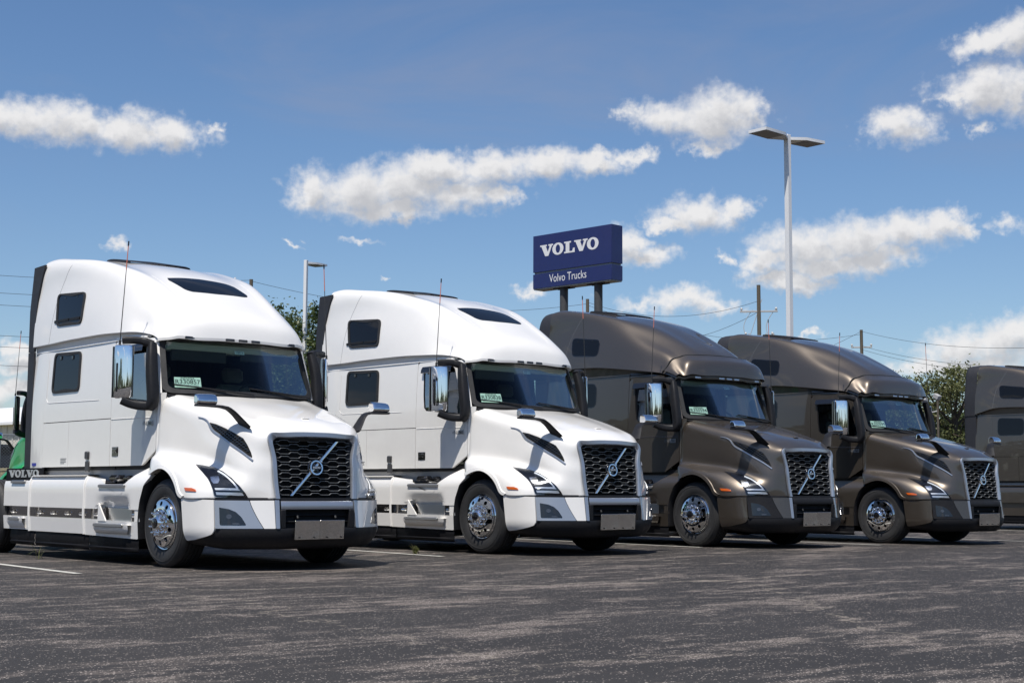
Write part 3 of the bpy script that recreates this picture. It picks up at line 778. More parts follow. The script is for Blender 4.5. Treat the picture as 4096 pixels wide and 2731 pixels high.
class Truck:
    def __init__(s, name, label, loc, yaw, paint, variant, group, tagno, slip, label2=None, letters=False, badge=None, trim='chrome', seed=0, date='08-14-2022'):
        s.root = thing(name, label, 'truck', loc, yaw, group)
        s.paint, s.var, s.trim = paint, variant, trim
        s.tagno, s.slip, s.badge, s.letters, s.label2, s.date = tagno, slip, badge, letters, label2, date
        s.rng = random.Random(seed)
        s.build()
    def P(s, name, key, g, m, parent=None, solid=0.0, sharp=40, label=None):
        if name in SPLIT:
            if (key, 0) not in ISL: ISL[key, 0] = islands(g() if callable(g) else g)
            os_ = [obj(name, to_mesh('%s_%d' % (key, i), q, m, sharp), parent or s.root, solid=solid) for i, q in enumerate(ISL[key, 0])]
            return os_[0]
        o = obj(name, to_mesh(key, g, m, sharp), parent or s.root, solid=solid)
        if name in TINY: o['kind'] = 'stuff'
        if label: o['label'] = label
        return o
    def build(s):
        s.chassis(); s.wheels()
        s.hood(); s.grille(); s.bumper(); s.cab(); s.interior()
        if s.var != 'daycab': s.sleeper(); s.roof()
        s.lower(); s.mirrors(); s.extras()

    # ---- running gear
    def chassis(s):
        end = -6.9 if s.var != 'daycab' else -3.3
        rail = join(box(end, 1.0, .36, .45, .62, .90, .01), box(end, 1.0, -.45, -.36, .62, .90, .01))
        cross = join(*[box(x-.05, x+.05, -.36, .36, .66, .86) for x in np.arange(end+.1, .9, .9)])
        s.P('frame_rail', 'rail_'+s.var, rail, 'chassis'); s.P('crossmember', 'cross_'+s.var, cross, 'chassis')
        axle = join(tube([(0, -.95, .47), (0, -.5, .44), (0, .5, .44), (0, .95, .47)], .065, 10), box(-.3, .3, .36, .46, .5, .62, .02), box(-.3, .3, -.46, -.36, .5, .62, .02))
        s.P('front_axle', 'axle', axle, 'chassis')
        s.P('engine', 'engine', join(box(-.5, 1.05, -.34, .34, .55, 1.35, .06), box(.75, 1.15, -.5, .5, .62, 1.42, .03)), 'chassis')
        if s.var != 'daycab':
            s.P('drive_axle', 'daxle', join(*[join(tube([(x, -.9, .5), (x, .9, .5)], .09, 10), lathe([(.02, -.2), (.2, -.12), (.22, 0), (.2, .12), (.02, .2)], 16)) if False else tube([(x, -.9, .5), (x, .9, .5)], .09, 10) for x in (-5.0, -6.3)]), 'chassis')
            s.P('fifth_wheel', 'fifth', join(box(-6.1, -5.2, -.45, .45, 1.05, 1.12, .03), box(-6.0, -5.3, -.5, .5, .92, 1.05, .03)), 'chassis')
        # inner wheel arch liner
        th = np.linspace(rad(-12), rad(200), 26)
        A = np.array([[(.60*math.cos(a), y, .50+.60*math.sin(a)) for y in (.62, 1.15)] for a in th])
        wall = np.array([[(.60*math.cos(a)*k, .62, .50+.60*math.sin(a)*k) for k in (1.0, 0.12)] for a in th])
        s.P('arch_liner', 'liner', both(join(grid(A), grid(wall))), 'void')
    def wheels(s):
        spots = [(0.0, 1.128, .503, True)]
        if s.var != 'daycab': spots += [(-5.0, 1.215, .503, False), (-6.3, 1.215, .503, False)]
        for (x, y, z, fr) in spots:
            W = get_wheel(fr)
            for side in (-1, 1):
                w = bpy.data.objects.new('wheel', None); COL.objects.link(w); w.parent = s.root; w.location = (x, side*y, z); w.empty_display_size = .1
                k = 'f' if fr else 'r'; sd = 'L' if side > 0 else 'R'
                if not fr and side > 0: pass
                s.P('tyre', 'tyre'+k+sd, lambda: mir(W['tyre'], side), 'tyre_rubber', w, sharp=30)
                s.P('rim', 'rim'+k+sd, lambda: mir(W['rim'], side), 'chrome', w, sharp=35)
                s.P('hub', 'hub'+k+sd, lambda: mir(W['hub'], side), 'chrome' , w)
                s.P('brake_drum', 'well'+k+sd, lambda: mir(W['well'], side), 'void', w)
                if fr:
                    s.P('hub_cap', 'hcap'+sd, lambda: mir(W['cap'], side), 'black_gloss', w)
                if fr or side < 0:
                    for i, g in enumerate(W['nuts']):
                        s.P('lug_nut', 'nut%s%s%d' % (k, sd, i), mir(g, side), 'chrome', w)
                if fr and s.letters and side < 0:
                    a0 = rad(155) if s.letters == 1 else rad(178)
                    s.P('tyre_lettering', 'tt%d' % s.letters, join(tyre_text('BRIDGESTONE', .375, a0, .050, .0395, side), tyre_text('R213', .375, a0-rad(195), .052, .0395, side)), 'tyre_letter', w)

    # ---- hood with everything set into it
    def hood(s):
        h = s.P('hood', 'hood', lambda: both(grid(HOODP)), s.paint, solid=HSOL, sharp=60)
        # turned-in lip along the arch and bumper line
        lip = np.array([HOODP[:, -1], HOODP[:, -1]+np.array([0, -.05, .0])]).transpose(1, 0, 2)
        s.P('arch_lip', 'archlip', both(grid(lip)), s.paint, h)
        def flare():
            rows = []
            for p in HOODP[:, -1]:
                if p[0] > .57: continue
                d = np.array([p[0]-.02, 0, p[2]-.45]); d /= np.linalg.norm(d)
                q = p+d*.058; h, nr, i_, ds = HOODB.find_nearest(Vector(q)); h = np.array(h)
                rows.append([p+np.array([0, -.03, 0]), p+np.array([0, .012, 0]), h*.85+p*.15+np.array([0, .014, .0]), h+np.array([0, .002, .0])-d*.0])
            return grid(np.array(rows))
        for side in (-1, 1): s.P('arch_flare', 'flare%d' % side, lambda: mir(flare(), side), s.paint, sharp=35)
        nsd = (.62, .78, .05)
        for side in (-1, 1):
            k = 'L' if side > 0 else 'R'
            hd = s.P('headlight', 'hl'+k, lambda: mir(surf_patch(HOODB, HL['outer'], nsd, .004, 6, 64), side), 'black_gloss')
            s.P('reflector', 'hlr'+k, lambda: mir(surf_patch(HOODB, HL['refl'], nsd, .007, 3, 40, .004), side), 'lens_smoke', hd)
            s.P('projector', 'hlp'+k, lambda: mir(surf_patch(HOODB, HL['proj'], nsd, .010, 3, 30, .004), side), 'polished', hd)
            s.P('running_light', 'hld'+k, lambda: mir(join(surf_patch(HOODB, HL['drl'], nsd, .013, 2, 40, .006), strip_on(HOODB, HL['arc'], nsd, .020, .013)), side), 'lamp_white', hd)
            s.P('turn_signal', 'hlt'+k, lambda: mir(surf_patch(HOODB, HL['turn'], nsd, .012, 2, 40, .006), side), 'lamp_white', hd)
            s.P('lens', 'hll'+k, lambda: mir(surf_patch(HOODB, HL['outer'], nsd, .022, 6, 64, .0, center=None), side), 'lamp_lens', hd)
            sm = s.P('side_marker', 'sm'+k, lambda: mir(surf_patch(HOODB, HL['marker'], (.1, 1, .05), .010, 2, 24, .012), side), 'amber')
            nv = (.35, .9, .25)
            ve = s.P('hood_vent', 'vent'+k, lambda: mir(surf_patch(HOODB, HL['vent'], nv, .003, 5, 60), side), 'void')
            s.P('vent_mesh', 'ventm'+k, lambda: mir(vent_mesh(nv), side), 'black_gloss', ve)
            s.P('vent_trim', 'ventt'+k, lambda: mir(strip_on(HOODB, HL['trim'], nv, [.006, .026, .026, .022, .018], .012, 8), side), 'silver_trim', ve)
        # washer nozzle pad on the hood top
        s.P('hood_pad', 'pad', lambda: join(*[move(box(-.03, .03, -.05, .05, 0, .012, .006), on_surf(HOODB, (1.02, abs(y), 2), (0, 0, 1))*np.array([1, 1 if y > 0 else -1, 1])+np.array([0, 0, -.003])) for y in (.06,)]), s.paint, h)
        # cowl panel between hood and door
        z = np.linspace(1.30, 2.015, 15)
        A = []
        for zz in z:
            x1 = -.378+.03*max(0, (zz-1.75))/.25
            y1 = float(np.interp(zz, [1.3, 1.36, 1.50, 1.82, 1.95, 2.06], [1.095, 1.072, 1.064, 1.054, 1.045, 1.042]))-.006
            A.append([(-.405, S(-.405, zz)-.002, zz), (-.385, S(-.385, zz)-.002, zz), (x1, max(y1, .9), zz), (x1+.05, max(y1, .9)-.03, zz)])
        s.P('cowl_panel', 'cowl', both(grid(np.array(A))), s.paint)
        A = np.array([[(x0, y, z0) for (x0, z0) in ((-.06-.21*abs(y)**2.2, 1.975), (-.10-.235*abs(y)**2.2, 2.0), (-.16-.24*abs(y)**2.2, 1.985))] for y in np.linspace(-1.0, 1.0, 25)])
        s.P('cowl_grille', 'cowlg', grid(A), 'black_plastic')
    def grille(s):
        # surround follows the hood's front edge
        e = HOODP[-1]                                  # centre top -> corner -> bottom
        o = e[::1]; cen = np.array([1.35, 0, 1.12])
        def inward(p, k, dx):
            y = p[1]; z = p[2]
            return np.array([p[0]+dx, max(0, y-k) if y > .2 else y*(1-k/.55), z-(k if z > 1.44 else 0)*min(1, max(0, (z-1.40)/.08))])
        rows = [[p+np.array([-.01, 0, 0]) for p in o], [inward(p, .004, .022) for p in o], [inward(p, .048, .028) for p in o], [inward(p, .060, .012) for p in o], [inward(p, .066, -.03) for p in o]]
        fr = s.P('grille_frame', 'gframe', lambda: both(grid(np.array(rows).transpose(1, 0, 2))), 'silver_trim', sharp=50)
        inn = np.array([inward(p, .066, -.01) for p in o])
        # black inner bezel and backing
        rows2 = [[inward(p, .066, -.012) for p in o], [inward(p, .105, -.04) for p in o]]
        s.P('grille_bezel', 'gbez', lambda: both(grid(np.array(rows2).transpose(1, 0, 2))), 'black_plastic', fr)
        bk = [(p[1], p[2]) for p in [inward(q, .03, 0) for q in o]]
        bk = bk+[(0.0, .79)]
        s.P('radiator', 'grad', lambda: both(extrude2d([bk], .02, lambda u, v, w: (1.385-.085*(v-.79)/.74-.11-w, u, v))), 'void', fr)
        gx = lambda z, d=0.0: 1.372-.092*(z-.79)/.74-.012+d
        yl = lambda z: .462+.036*(z-.79)/.7
        bars = []
        n = 14; zt, zb = 1.432, .842
        for i in range(n):
            z0 = zt+(zb-zt)*i/(n-1); Y = yl(z0); pts = []
            per = .255; ph = (i % 2)*per/2
            y = -Y
            ys = np.linspace(-Y, Y, 141)
            A = []
            for yy in ys:
                t = ((yy+ph+10*per) % per)/per
                w = np.clip((abs(t-.5)-.17)/.10, 0, 1)          # trapezoid wave
                dz = .0092*(1-2*w)
                A.append((yy, z0+dz))
            A = np.array(A)
            r = .0033
            rows = np.array([[(gx(z, .004), y, z+r), (gx(z, .016), y, z+r*.5), (gx(z, .016), y, z-r*.5), (gx(z, .004), y, z-r), (gx(z, -.006), y, z-r*.7), (gx(z, -.006), y, z+r*.7)] for y, z in A])
            bars.append(grid(rows, close_v=True))
        for i, g in enumerate(bars): s.P('grille_bar', 'gbar%d' % i, g, 'grille_silver', fr)
        # dark webs between the bars
        webs = []
        per = .255
        for i in range(n-1):
            z0 = zt+(zb-zt)*i/(n-1); z1 = zt+(zb-zt)*(i+1)/(n-1); ph = (i % 2)*per/2
            for k in range(-4, 5):
                for dy in (-.035, .035):
                    yy = k*per-ph+per/2+ (per/2 if True else 0)+dy
                    if abs(yy) < yl(z0)-.01: webs.append(box(gx(z0)-.03, gx(z0)-.012, yy-.004, yy+.004, z1+.006, z0-.006))
        s.P('grille_web', 'gweb', lambda: join(*webs), 'black_plastic', fr)
        # diagonal iron mark and ring emblem with the name
        d = curve([(gx(.825, .03), -.332, .825), (gx(1.13, .03), -.012, 1.132), (gx(1.437, .03), .308, 1.437)], 6)
        A = [[p+np.array([-.012, -.026, .0]), p+np.array([.008, -.020, 0]), p+np.array([.011, 0, 0]), p+np.array([.008, .020, 0]), p+np.array([-.012, .026, 0])] for p in d]
        s.P('diagonal_bar', 'gdiag', grid(np.array(A)), 'chrome', fr)
        ec = np.array([gx(1.137, .052), 0, 1.137]); M3 = Matrix.Rotation(rad(-7), 3, 'Y')
        ring = lathe([(.066, -.03), (.085, -.03), (.087, .0), (.083, .010), (.068, .010), (.064, .0), (.066, -.03)], 40, 'x')
        disc = lathe([(.094, -.045), (.094, -.028), (.066, -.020), (.0005, -.020)], 40, 'x')
        em = s.P('emblem', 'embl', xform(ring, np.array(M3), ec), 'chrome', fr)
        s.P('emblem_plate', 'emblp', xform(disc, np.array(M3), ec), 'black_gloss', em)
        s.P('emblem_band', 'emblb', xform(join(box(-.012, .006, -.068, .068, -.017, .017), ), np.array(M3), ec), 'black_gloss', em)
        def word():
            g, w = slab_word(.021, .003, lambda u, v, d: (.007+d, (u), v-.0105)); return xform(move(g, (0, -w/2, 0)), np.array(M3), ec)
        s.P('emblem_word', 'emblw', word, 'letter_silver', em)
        # arrow stub of the ring
        s.P('emblem_arrow', 'embla', xform(box(-.01, .010, .052, .085, .060, .092, .006), np.array(M3), ec), 'chrome', em)

    def bumper(s):
        ftl, ftr, fbr, fbl = b_s(1.085), b_s(.785), b_s(.648), b_s(1.065)
        zt, zb = .775, .465
        trim = 'bright_bezel' if s.trim == 'chrome' else 'black_plastic'
        for side in (-1, 1):
            k = 'L' if side > 0 else 'R'
            ol = densify([(ftl+.006, zt), (SB_END, zt+.012), (SB_END-.045, .335), (SB_END-.06, .322), (SB_END-.20, .335), (fbl+.13, .375), (fbl+.05, .40), (fbl+.018, .445)])
            s.P('bumper_corner', 'bc'+k, lambda: mir(bump_patch(ol, ((ftl+SB_END)/2+.02, .58), .002, .05, 6, 90), side), s.paint, sharp=50)
            eg = [(ftr+(fbr-ftr)*k**1.25, zt-.006+(zb-zt+.006)*k) for k in np.linspace(0, 1, 9)]
            fz = densify([(ftl, zt-.004)]+eg+[(fbl+.006, zb), (fbl+.01, .56)])
            fb = s.P('fog_bezel', 'fbz'+k, lambda: mir(bump_patch(fz, ((ftl+fbr)/2, .60), .004, .05, 6, 90), side), trim, sharp=50)
            q = lambda u, v: ((ftl+(fbl-ftl)*v)*(1-u)+(ftr+(fbr-ftr)*v)*u, zt+(zb-zt)*v)
            fl = densify([q(.13, .26), q(.38, .32), q(.53, .42), q(.62, .60), q(.665, .86), q(.645, .885), q(.12, .885), q(.10, .86)], .02)
            f1 = s.P('fog_lamp', 'fl'+k, lambda: mir(bump_patch(fl, q(.36, .62), .007, .01, 3, 60), side), 'black_gloss', fb)
            c = q(.34, .58); cz = bump(*c, .012)
            fp = [(c[0]+.030*math.cos(a), c[1]+.026*math.sin(a)) for a in np.linspace(0, 2*math.pi, 20, endpoint=False)]
            s.P('bulb_reflector', 'flb'+k, lambda: mir(join(bump_patch(fp, c, .013, .006, 2, 24), bump_patch(densify([q(.38, .80), q(.52, .80), q(.54, .855), q(.38, .855)], .02), q(.455, .825), .012, .006, 2, 24)), side), 'lamp_grey', fb)
            pz = densify([(b_s(.545), zt-.004), (b_s(.533), zb)]+[(p[0]-.007, p[1]) for p in eg[::-1]])
            s.P('bumper_panel', 'bpn'+k, lambda: mir(bump_patch(pz, (b_s(.61), .60), .002, .05, 4, 90), side), s.paint, sharp=50)
            tz = densify([(b_s(.540), zt+.0), (b_s(.492), zt+.0), (b_s(.492), zb), (b_s(.529), zb)])
            s.P('bumper_trim', 'btr'+k, lambda: mir(bump_patch(tz, (b_s(.513), .62), .010, .06, 3, 60), side), 'silver_trim' if True else trim, sharp=50)
        # centre bar under the grille
        sc = b_s(.475)
        def strip(z0, z1, s1, off, dep):
            rows = []
            for sv in np.linspace(-s1, s1, 33):
                sg = 1 if sv >= 0 else -1
                pts = []
                for (zz, of) in ((z0, off-dep), (z0, off-.006), (z0+.008, off), (z1-.008, off), (z1, off-.006), (z1, off-dep)):
                    p = bump(abs(sv), zz, of); pts.append((p[0], p[1]*sg, p[2]))
                rows.append(pts)
            return grid(np.array(rows))
        s.P('bumper_bar', 'bbar', lambda: strip(.672, .765, sc, .008, .08), 'silver_trim' if s.trim == 'chrome' else 'black_plastic', sharp=50)
        s.P('intake', 'bint', lambda: strip(.44, .70, sc+.02, -.07, .1), 'void')
        s.P('intake_frame', 'bintf', lambda: both(box(1.24, 1.435, .42, .485, .465, .672, .008)), 'black_plastic')
        s.P('intake_slat', 'bints', lambda: join(strip(.600, .615, sc, -.04, .03), strip(.53, .545, sc, -.04, .03)), 'black_plastic')
        s.P('tow_hook', 'tow', join(*[tube([(1.30, y, .60), (1.41, y, .60), (1.42, y, .575)], .014, 8) for y in (-.26, .24)]), 'chassis')
        # black line below hood and lower valance
        def valance():
            rows = []
            for sv in np.linspace(-SB_END+.02, SB_END-.02, 71):
                sg = 1 if sv >= 0 else -1; a = abs(sv); lo = .235+.05*max(0, (a-1.1))/.6; hi = .466
                pts = []
                for (zz, of) in ((hi, -.07), (hi, -.003), (hi-.02, .0), (.36, -.004), (lo+.03, -.02), (lo, -.06), (lo+.005, -.16)):
                    if a > b_s(1.05): zz2 = min(zz, np.interp(a, [b_s(1.05), b_s(1.05)+.12, SB_END-.1, SB_END], [.466, .40, .36, .35])); of -= .012
                    else: zz2 = zz
                    p = bump(a, zz2, of); pts.append((p[0], p[1]*sg, p[2]))
                rows.append(pts)
            return grid(np.array(rows))
        s.P('lower_valance', 'bval', valance, 'black_plastic', sharp=50)
        def gap():
            rows = []
            for sv in np.linspace(-SB_END+.01, SB_END-.01, 71):
                sg = 1 if sv >= 0 else -1; a = abs(sv); pts = []
                for (zz, of) in ((.765, -.05), (.765, -.012), (.800, -.012), (.800, -.05)):
                    p = bump(a, zz, of); pts.append((p[0], p[1]*sg, p[2]))
                rows.append(pts)
            return grid(np.array(rows))
        s.P('bumper_gap', 'bgap', gap, 'black_plastic')
        # bare metal plate bracket
        px = 1.492
        tl = np.array(Matrix.Rotation(rad(3), 3, 'Y'))
        p = s.P('plate_bracket', 'plate', xform(box(-.003, .003, -.325, .0, -.105, .105, .002), tl, (px, -.017, .447)), 'steel_plate', sharp=5)
        s.P('plate_fold', 'plate2', xform(box(-.003, .003, .002, .325, -.103, .107, .002), np.array(Matrix.Rotation(rad(4.2), 3, 'Y')), (px, -.017, .447)), 'steel_plate', p, sharp=5)
        s.P('plate_slot', 'plate3', join(*[xform(box(-.001, .002, -.022, .022, -.022, .022), tl, (px+.0015, y, .523)) for y in (-.155, .125)]), 'void', p)
        s.P('bracket_bolt', 'platb', join(*[xform(lathe([(.0005, .009), (.008, .008), (.009, 0)], 10, 'x'), np.eye(3), (px+.004, y, z)) for y in (-.28, -.09, .08, .27) for z in (.365,)]), 'chassis', p)

    # ---- cab
    def door_outline(s):
        return [(-1.545, 1.165), (-.705, 1.165), (-.412, 1.335), (-.412, 1.93), (-.43, 1.99), (-.66, 2.62), (-.70, 2.675), (-.78, 2.705), (-1.50, 2.705), (-1.545, 2.66)]
    def window_outline(s):
        return [(-1.36, 2.03), (-1.31, 1.985), (-.58, 1.915), (-.515, 1.935), (-.505, 1.99), (-.70, 2.56), (-.74, 2.60), (-1.36, 2.60), (-1.405, 2.555), (-1.385, 2.2)]
    def cab(s):
        side_fn = lambda off: (lambda x, z: (x, S(x, z)+off, z))
        do = resample(s.door_outline(), 160, True); wo = align(resample(s.window_outline(), 160, True), do)
        wi = wo+(wo.mean(0)-wo)*np.array([.035, .045])
        for side in (-1, 1):
            k = 'L' if side > 0 else 'R'
            def door():
                a = annulus(do, wo, side_fn(0.0), 6)
                rim = grid(np.array([[(x, S(x, z), z) for x, z in do], [(x, S(x, z)-.03, z) for x, z in do]]), close_v=True)
                return mir(join(a, rim), side)
            d = s.P('door', 'door'+k, door, s.paint, sharp=50)
            s.P('window_seal', 'dseal'+k, lambda: mir(join(annulus(wo, wi, side_fn(-.012), 2), grid(np.array([[(x, S(x, z), z) for x, z in wo], [(x, S(x, z)-.03, z) for x, z in wo]]), close_v=True)), side), 'black_plastic', d)
            s.P('window', 'dwin'+k, lambda: mir(ringpatch(wi, wi.mean(0), side_fn(-.014), 4), side), 'side_glass', d)
            if s.var != 'daycab':
                rv = [[(x, S(x, z)+o_, z) for z, o_ in ((2.63, -.004), (2.625, .022), (2.585, .045), (2.535, .050), (2.53, .044))] for x in np.linspace(-1.42, -.74, 12)]
                s.P('rain_visor', 'rainv'+k, mir(grid(np.array(rv)), side), 'black_gloss', d, sharp=30)
            hx, hz = -1.403, 1.337
            s.P('door_handle', 'dh'+k, mir(join(box(hx-.085, hx+.085, S(hx, hz)-.01, S(hx, hz)+.006, hz-.058, hz+.062, .01), box(hx-.035, hx+.075, S(hx, hz)+.004, S(hx, hz)+.026, hz-.012, hz+.040, .008)), side), 'black_gloss', d)
            # character line
            cl = [(x, 1.735-.02*max(0, x+1.0)) for x in np.linspace(-1.53, -.425, 20)]
            s.P('character_line', 'dcl'+k, mir(grid(np.array([[(x, S(x, z)+.0005, z+.006), (x, S(x, z)+.006, z), (x, S(x, z)+.0005, z-.006)] for x, z in cl])), side), s.paint, d)
            if s.badge:
                def t3(u, v): return (-.588+u*(1 if side < 0 else -1), side*(S(-.6, 1.67)+.0065), 1.638+v)
                if side < 0:
                    nb = s.badge
                    def badge():
                        a = text_on('VNL', .072, lambda u, v: t3(u-.062, v), .006, xs=1.05); b = text_on(nb, .058, lambda u, v: t3(u+.062, v+.004), .004, xs=1.0)
                        return a, b
                    a, b = badge()
                    s.P('badge', 'badgeP', mirror(box(-.535, -.472, S(-.6, 1.67)-.001, S(-.6, 1.67)+.003, 1.63, 1.69, .002)) if False else mirror(box(-.595, -.470, S(-.6, 1.67)-.001, S(-.6, 1.67)+.004, 1.630, 1.692, .002)), 'silver_trim', d)
                    s.P('badge_text', 'badgeA'+nb, a, 'grey_plastic', d); s.P('badge_number', 'badgeB'+nb, b, 'ink', d)
            # A-pillar and header
            A = []
            for t in np.linspace(0, 1.0, 12):
                p = np.array(WS(1.0, t)); z = p[2]
                xs = np.interp(z, [1.93, 1.99, 2.62, 2.675, 2.74], [-.405, -.425, -.655, -.695, -.73])
                q = np.array((xs, S(xs, z)-.003, z)); m = (p+q)/2+np.array([.018, .018, 0])
                A.append([p+np.array([-.02, -.01, 0]), p, m, q, q+np.array([-.01, -.03, 0])])
            s.P('a_pillar', 'pil'+k, mir(join(grid(np.array(A))), side), s.paint, sharp=70)
        s.P('cab_header', 'header', lambda: grid(np.array([[np.array(WS(v, 1.0))+np.array(dd) for dd in ((0, 0, -.005), (-.03, 0, .03), (-.25, 0, .10))] for v in np.linspace(-1, 1, 21)])), s.paint)
        # door-top rail closing the cab up to the roof cap
        s.P('roof_rail', 'rrail', both(grid(np.array([[(x, S(x, z)-dy, z) for z, dy in ((2.70, .012), (float(np.interp(x, [-1.56, -1.05, -.86, -.74], [2.735, 2.73, 2.722, 2.706])), .006), (float(np.interp(x, [-1.56, -1.05, -.86, -.74], [2.80, 2.765, 2.742, 2.712])), .02))] for x in np.linspace(-1.56, -.74, 9)]))), s.paint)
        # windshield
        ow = [(u, v) for u, v in rrect(-1, 1, 0, 1, .12, 6)]
        oo = resample(rrect(-1, 1, 0, 1, .11, 6), 120, True); ii = align(resample(rrect(-.94, .94, .075, .94, .10, 6), 120, True), oo)
        gl = s.P('windshield', 'wsg', lambda: grid(np.array([[WS(u, v, .004) for u in np.linspace(-.95, .95, 41)] for v in np.linspace(.06, .95, 14)])), 'windshield_glass')
        s.P('windshield_seal', 'wss', lambda: join(annulus(oo, ii, lambda u, v: WS(u, v, .010), 3), grid(np.array([[WS(u, v, .010) for u, v in oo], [WS(u, v, -.03) for u, v in oo]]), close_v=True), grid(np.array([[WS(u, v, .010) for u, v in ii], [WS(u, v, -.03) for u, v in ii]]), close_v=True)), 'rubber', gl)
        for (u0, v0, u1, v1, nm) in ((.02, -.005, -.86, .125, 0), (.90, -.01, .02, .11, 1)):
            P0, P1 = np.array(WS(u0, v0, .06)), np.array(WS(u1, v1, .035)); pm = P0*.55+P1*.45+np.array([.03, 0, .005])
            arm = tube(curve([P0, pm, P0*.25+P1*.75+np.array([.012, 0, .004])], 6), .010, 6)
            bl = tube([np.array(WS(u0+(u1-u0)*t, v0+(v1-v0)*t, .022))+np.array([0, 0, .012]) for t in np.linspace(.38, 1.03, 12)], .009, 6)
            s.P('wiper', 'wip%d' % nm, join(arm, bl), 'black_plastic', gl)
        # registration paper inside the glass
        def pap(u, v, off=-.012): return WS(u, v, off)
        if s.tagno:
            u0, u1, v0, v1 = -.865, -.575, .115, .30
            s.P('paper_tag', 'tag'+s.tagno, lambda: grid(np.array([[pap(u0+(u1-u0)*a, v0+(v1-v0)*b) for a in np.linspace(0, 1, 6)] for b in np.linspace(0, 1, 4)])), 'paper', gl)
            def tx(st, size, cu, cv, bold=.0):
                return text_on(st, size, lambda a, b: pap((u0+u1)/2+cu+a/1.02, cv+b/.72, -.009), bold)
            s.P('tag_text', 'tagt'+s.tagno, lambda: join(tx(s.tagno, .078, 0, .183, .004), tx('INDIANA', .038, 0, .262, .002), tx(s.date, .030, .045, .135, 0), tx('VOLVO', .020, -.095, .135, .002)), 'ink', gl)
        if s.slip:
            u0, u1, v0, v1 = -.085, .045, .755, .815
            s.P('stock_slip', 'slip'+s.slip, lambda: grid(np.array([[pap(u0+(u1-u0)*a, v0+(v1-v0)*b) for a in np.linspace(0, 1, 4)] for b in np.linspace(0, 1, 3)])), 'paper', gl)
            s.P('slip_writing', 'slipt'+s.slip, lambda: text_on(s.slip, .046, lambda a, b: pap((u0+u1)/2-a, .765+b/.72, -.009), .004, xs=.9), 'ink', gl)
        if s.label2:
            u0, u1, v0, v1 = .72, .83, .70, .93
            s.P('stock_sticker', 'st2'+s.label2, lambda: grid(np.array([[pap(u0+(u1-u0)*a, v0+(v1-v0)*b) for a in np.linspace(0, 1, 4)] for b in np.linspace(0, 1, 3)])), 'paper', gl)
            s.P('sticker_number', 'st2t'+s.label2, lambda: text_on(s.label2, .060, lambda a, b: pap((u0+u1)/2+a/1.02, .79+b/.72, -.009), .006, xs=.72), 'ink', gl)
        # floor and firewall
        s.P('cab_floor', 'cfl', join(box(-1.75, -.36, -1.04, 1.04, 1.12, 1.20), box(-.40, -.37, -1.0, 1.0, 1.15, 1.90)), 'dash')
        if s.var == 'daycab':
            s.P('cab_back', 'cback', join(box(-1.62, -1.56, -1.07, 1.07, 1.15, 2.75, .02)), s.paint)
            R = [[(x, y, z) for x, z in ((-1.62, 2.72-.0*abs(y)), (-1.60, 2.86-.12*y*y), (-1.1, 2.90-.12*y*y), (-.75, 2.85-.12*y*y), (-.47-.1*y*y, 2.72-.03*y*y))] for y in np.linspace(-1.06, 1.06, 21)]
            s.P('cab_roof', 'droof', grid(np.array(R)), s.paint, solid=.01)
    def interior(s):
        dz = 1.88
        D = [[(x-.12*abs(y)**2, y, z) for x, z in ((-.18, 1.93), (-.42, 1.945), (-.60, 1.93), (-.68, 1.86), (-.70, 1.60), (-.60, 1.30))] for y in np.linspace(-1.0, 1.0, 15)]
        s.P('dashboard', 'dashb', grid(np.array(D)), 'dash')
        s.P('instrument_hood', 'ihood', join(box(-.80, -.55, .25, .75, 1.86, 1.98, .03)), 'dash')
        for nm, y in (('driver', .52), ('co', -.52)):
            st = s.P('seat', 'seat'+nm, join(box(-1.35, -.85, y-.25, y+.25, 1.45, 1.62, .05), box(-1.25, -.95, y-.15, y+.15, 1.2, 1.46, .03)), 'seat_cloth')
            s.P('backrest', 'seatb'+nm, xform(join(box(-.07, .07, -.25, .25, 0, .66, .05), box(-.05, .06, -.15, .15, .69, .88, .04)), np.array(Matrix.Rotation(rad(-9), 3, 'Y')), (-1.33, y, 1.58)), 'seat_cloth', st)
        th = np.linspace(0, 2*math.pi, 33)
        ring = tube([(-.0, .225*math.cos(a), .225*math.sin(a)) for a in th], .016, 8, cap=False)
        spk = join(box(-.02, .01, -.21, .21, -.02, .02, .006), box(-.02, .01, -.02, .02, -.21, 0, .006), box(-.03, .015, -.07, .07, -.06, .05, .02))
        s.P('steering_wheel', 'stw', xform(join(ring, spk), np.array(Matrix.Rotation(rad(-38), 3, 'Y')), (-.80, .50, 2.03)), 'dash')
        s.P('headliner', 'hdl', join(box(-1.9, -.62, -1.0, 1.0, 2.66, 2.70), box(-.78, -.50, -.93, .93, 2.545, 2.66, .03)), 'headliner')
        s.P('sun_visor', 'svi', join(box(-.545, -.52, -.85, -.1, 2.42, 2.56, .01), box(-.545, -.52, .1, .85, 2.46, 2.56, .01)), 'dash')
        bx = -1.85 if s.var != 'daycab' else -1.54
        s.P('curtain', 'curt%s' % (s.var == 'daycab'), grid(np.array([[(bx+.03*math.sin(y*22), y, z) for z in (1.2, 2.68)] for y in np.linspace(-1.02, .99, 90)])), 'curtain')
        if s.var != 'daycab':
            s.P('side_trim', 'strim', both(join(box(-1.9, -1.56, 1.0, 1.06, 1.2, 2.7))), 'dash')
            s.P('b_pillar', 'bpil', both(box(-1.56, -1.42, 1.02, 1.065, 1.2, 2.66, .01)), 'dash')

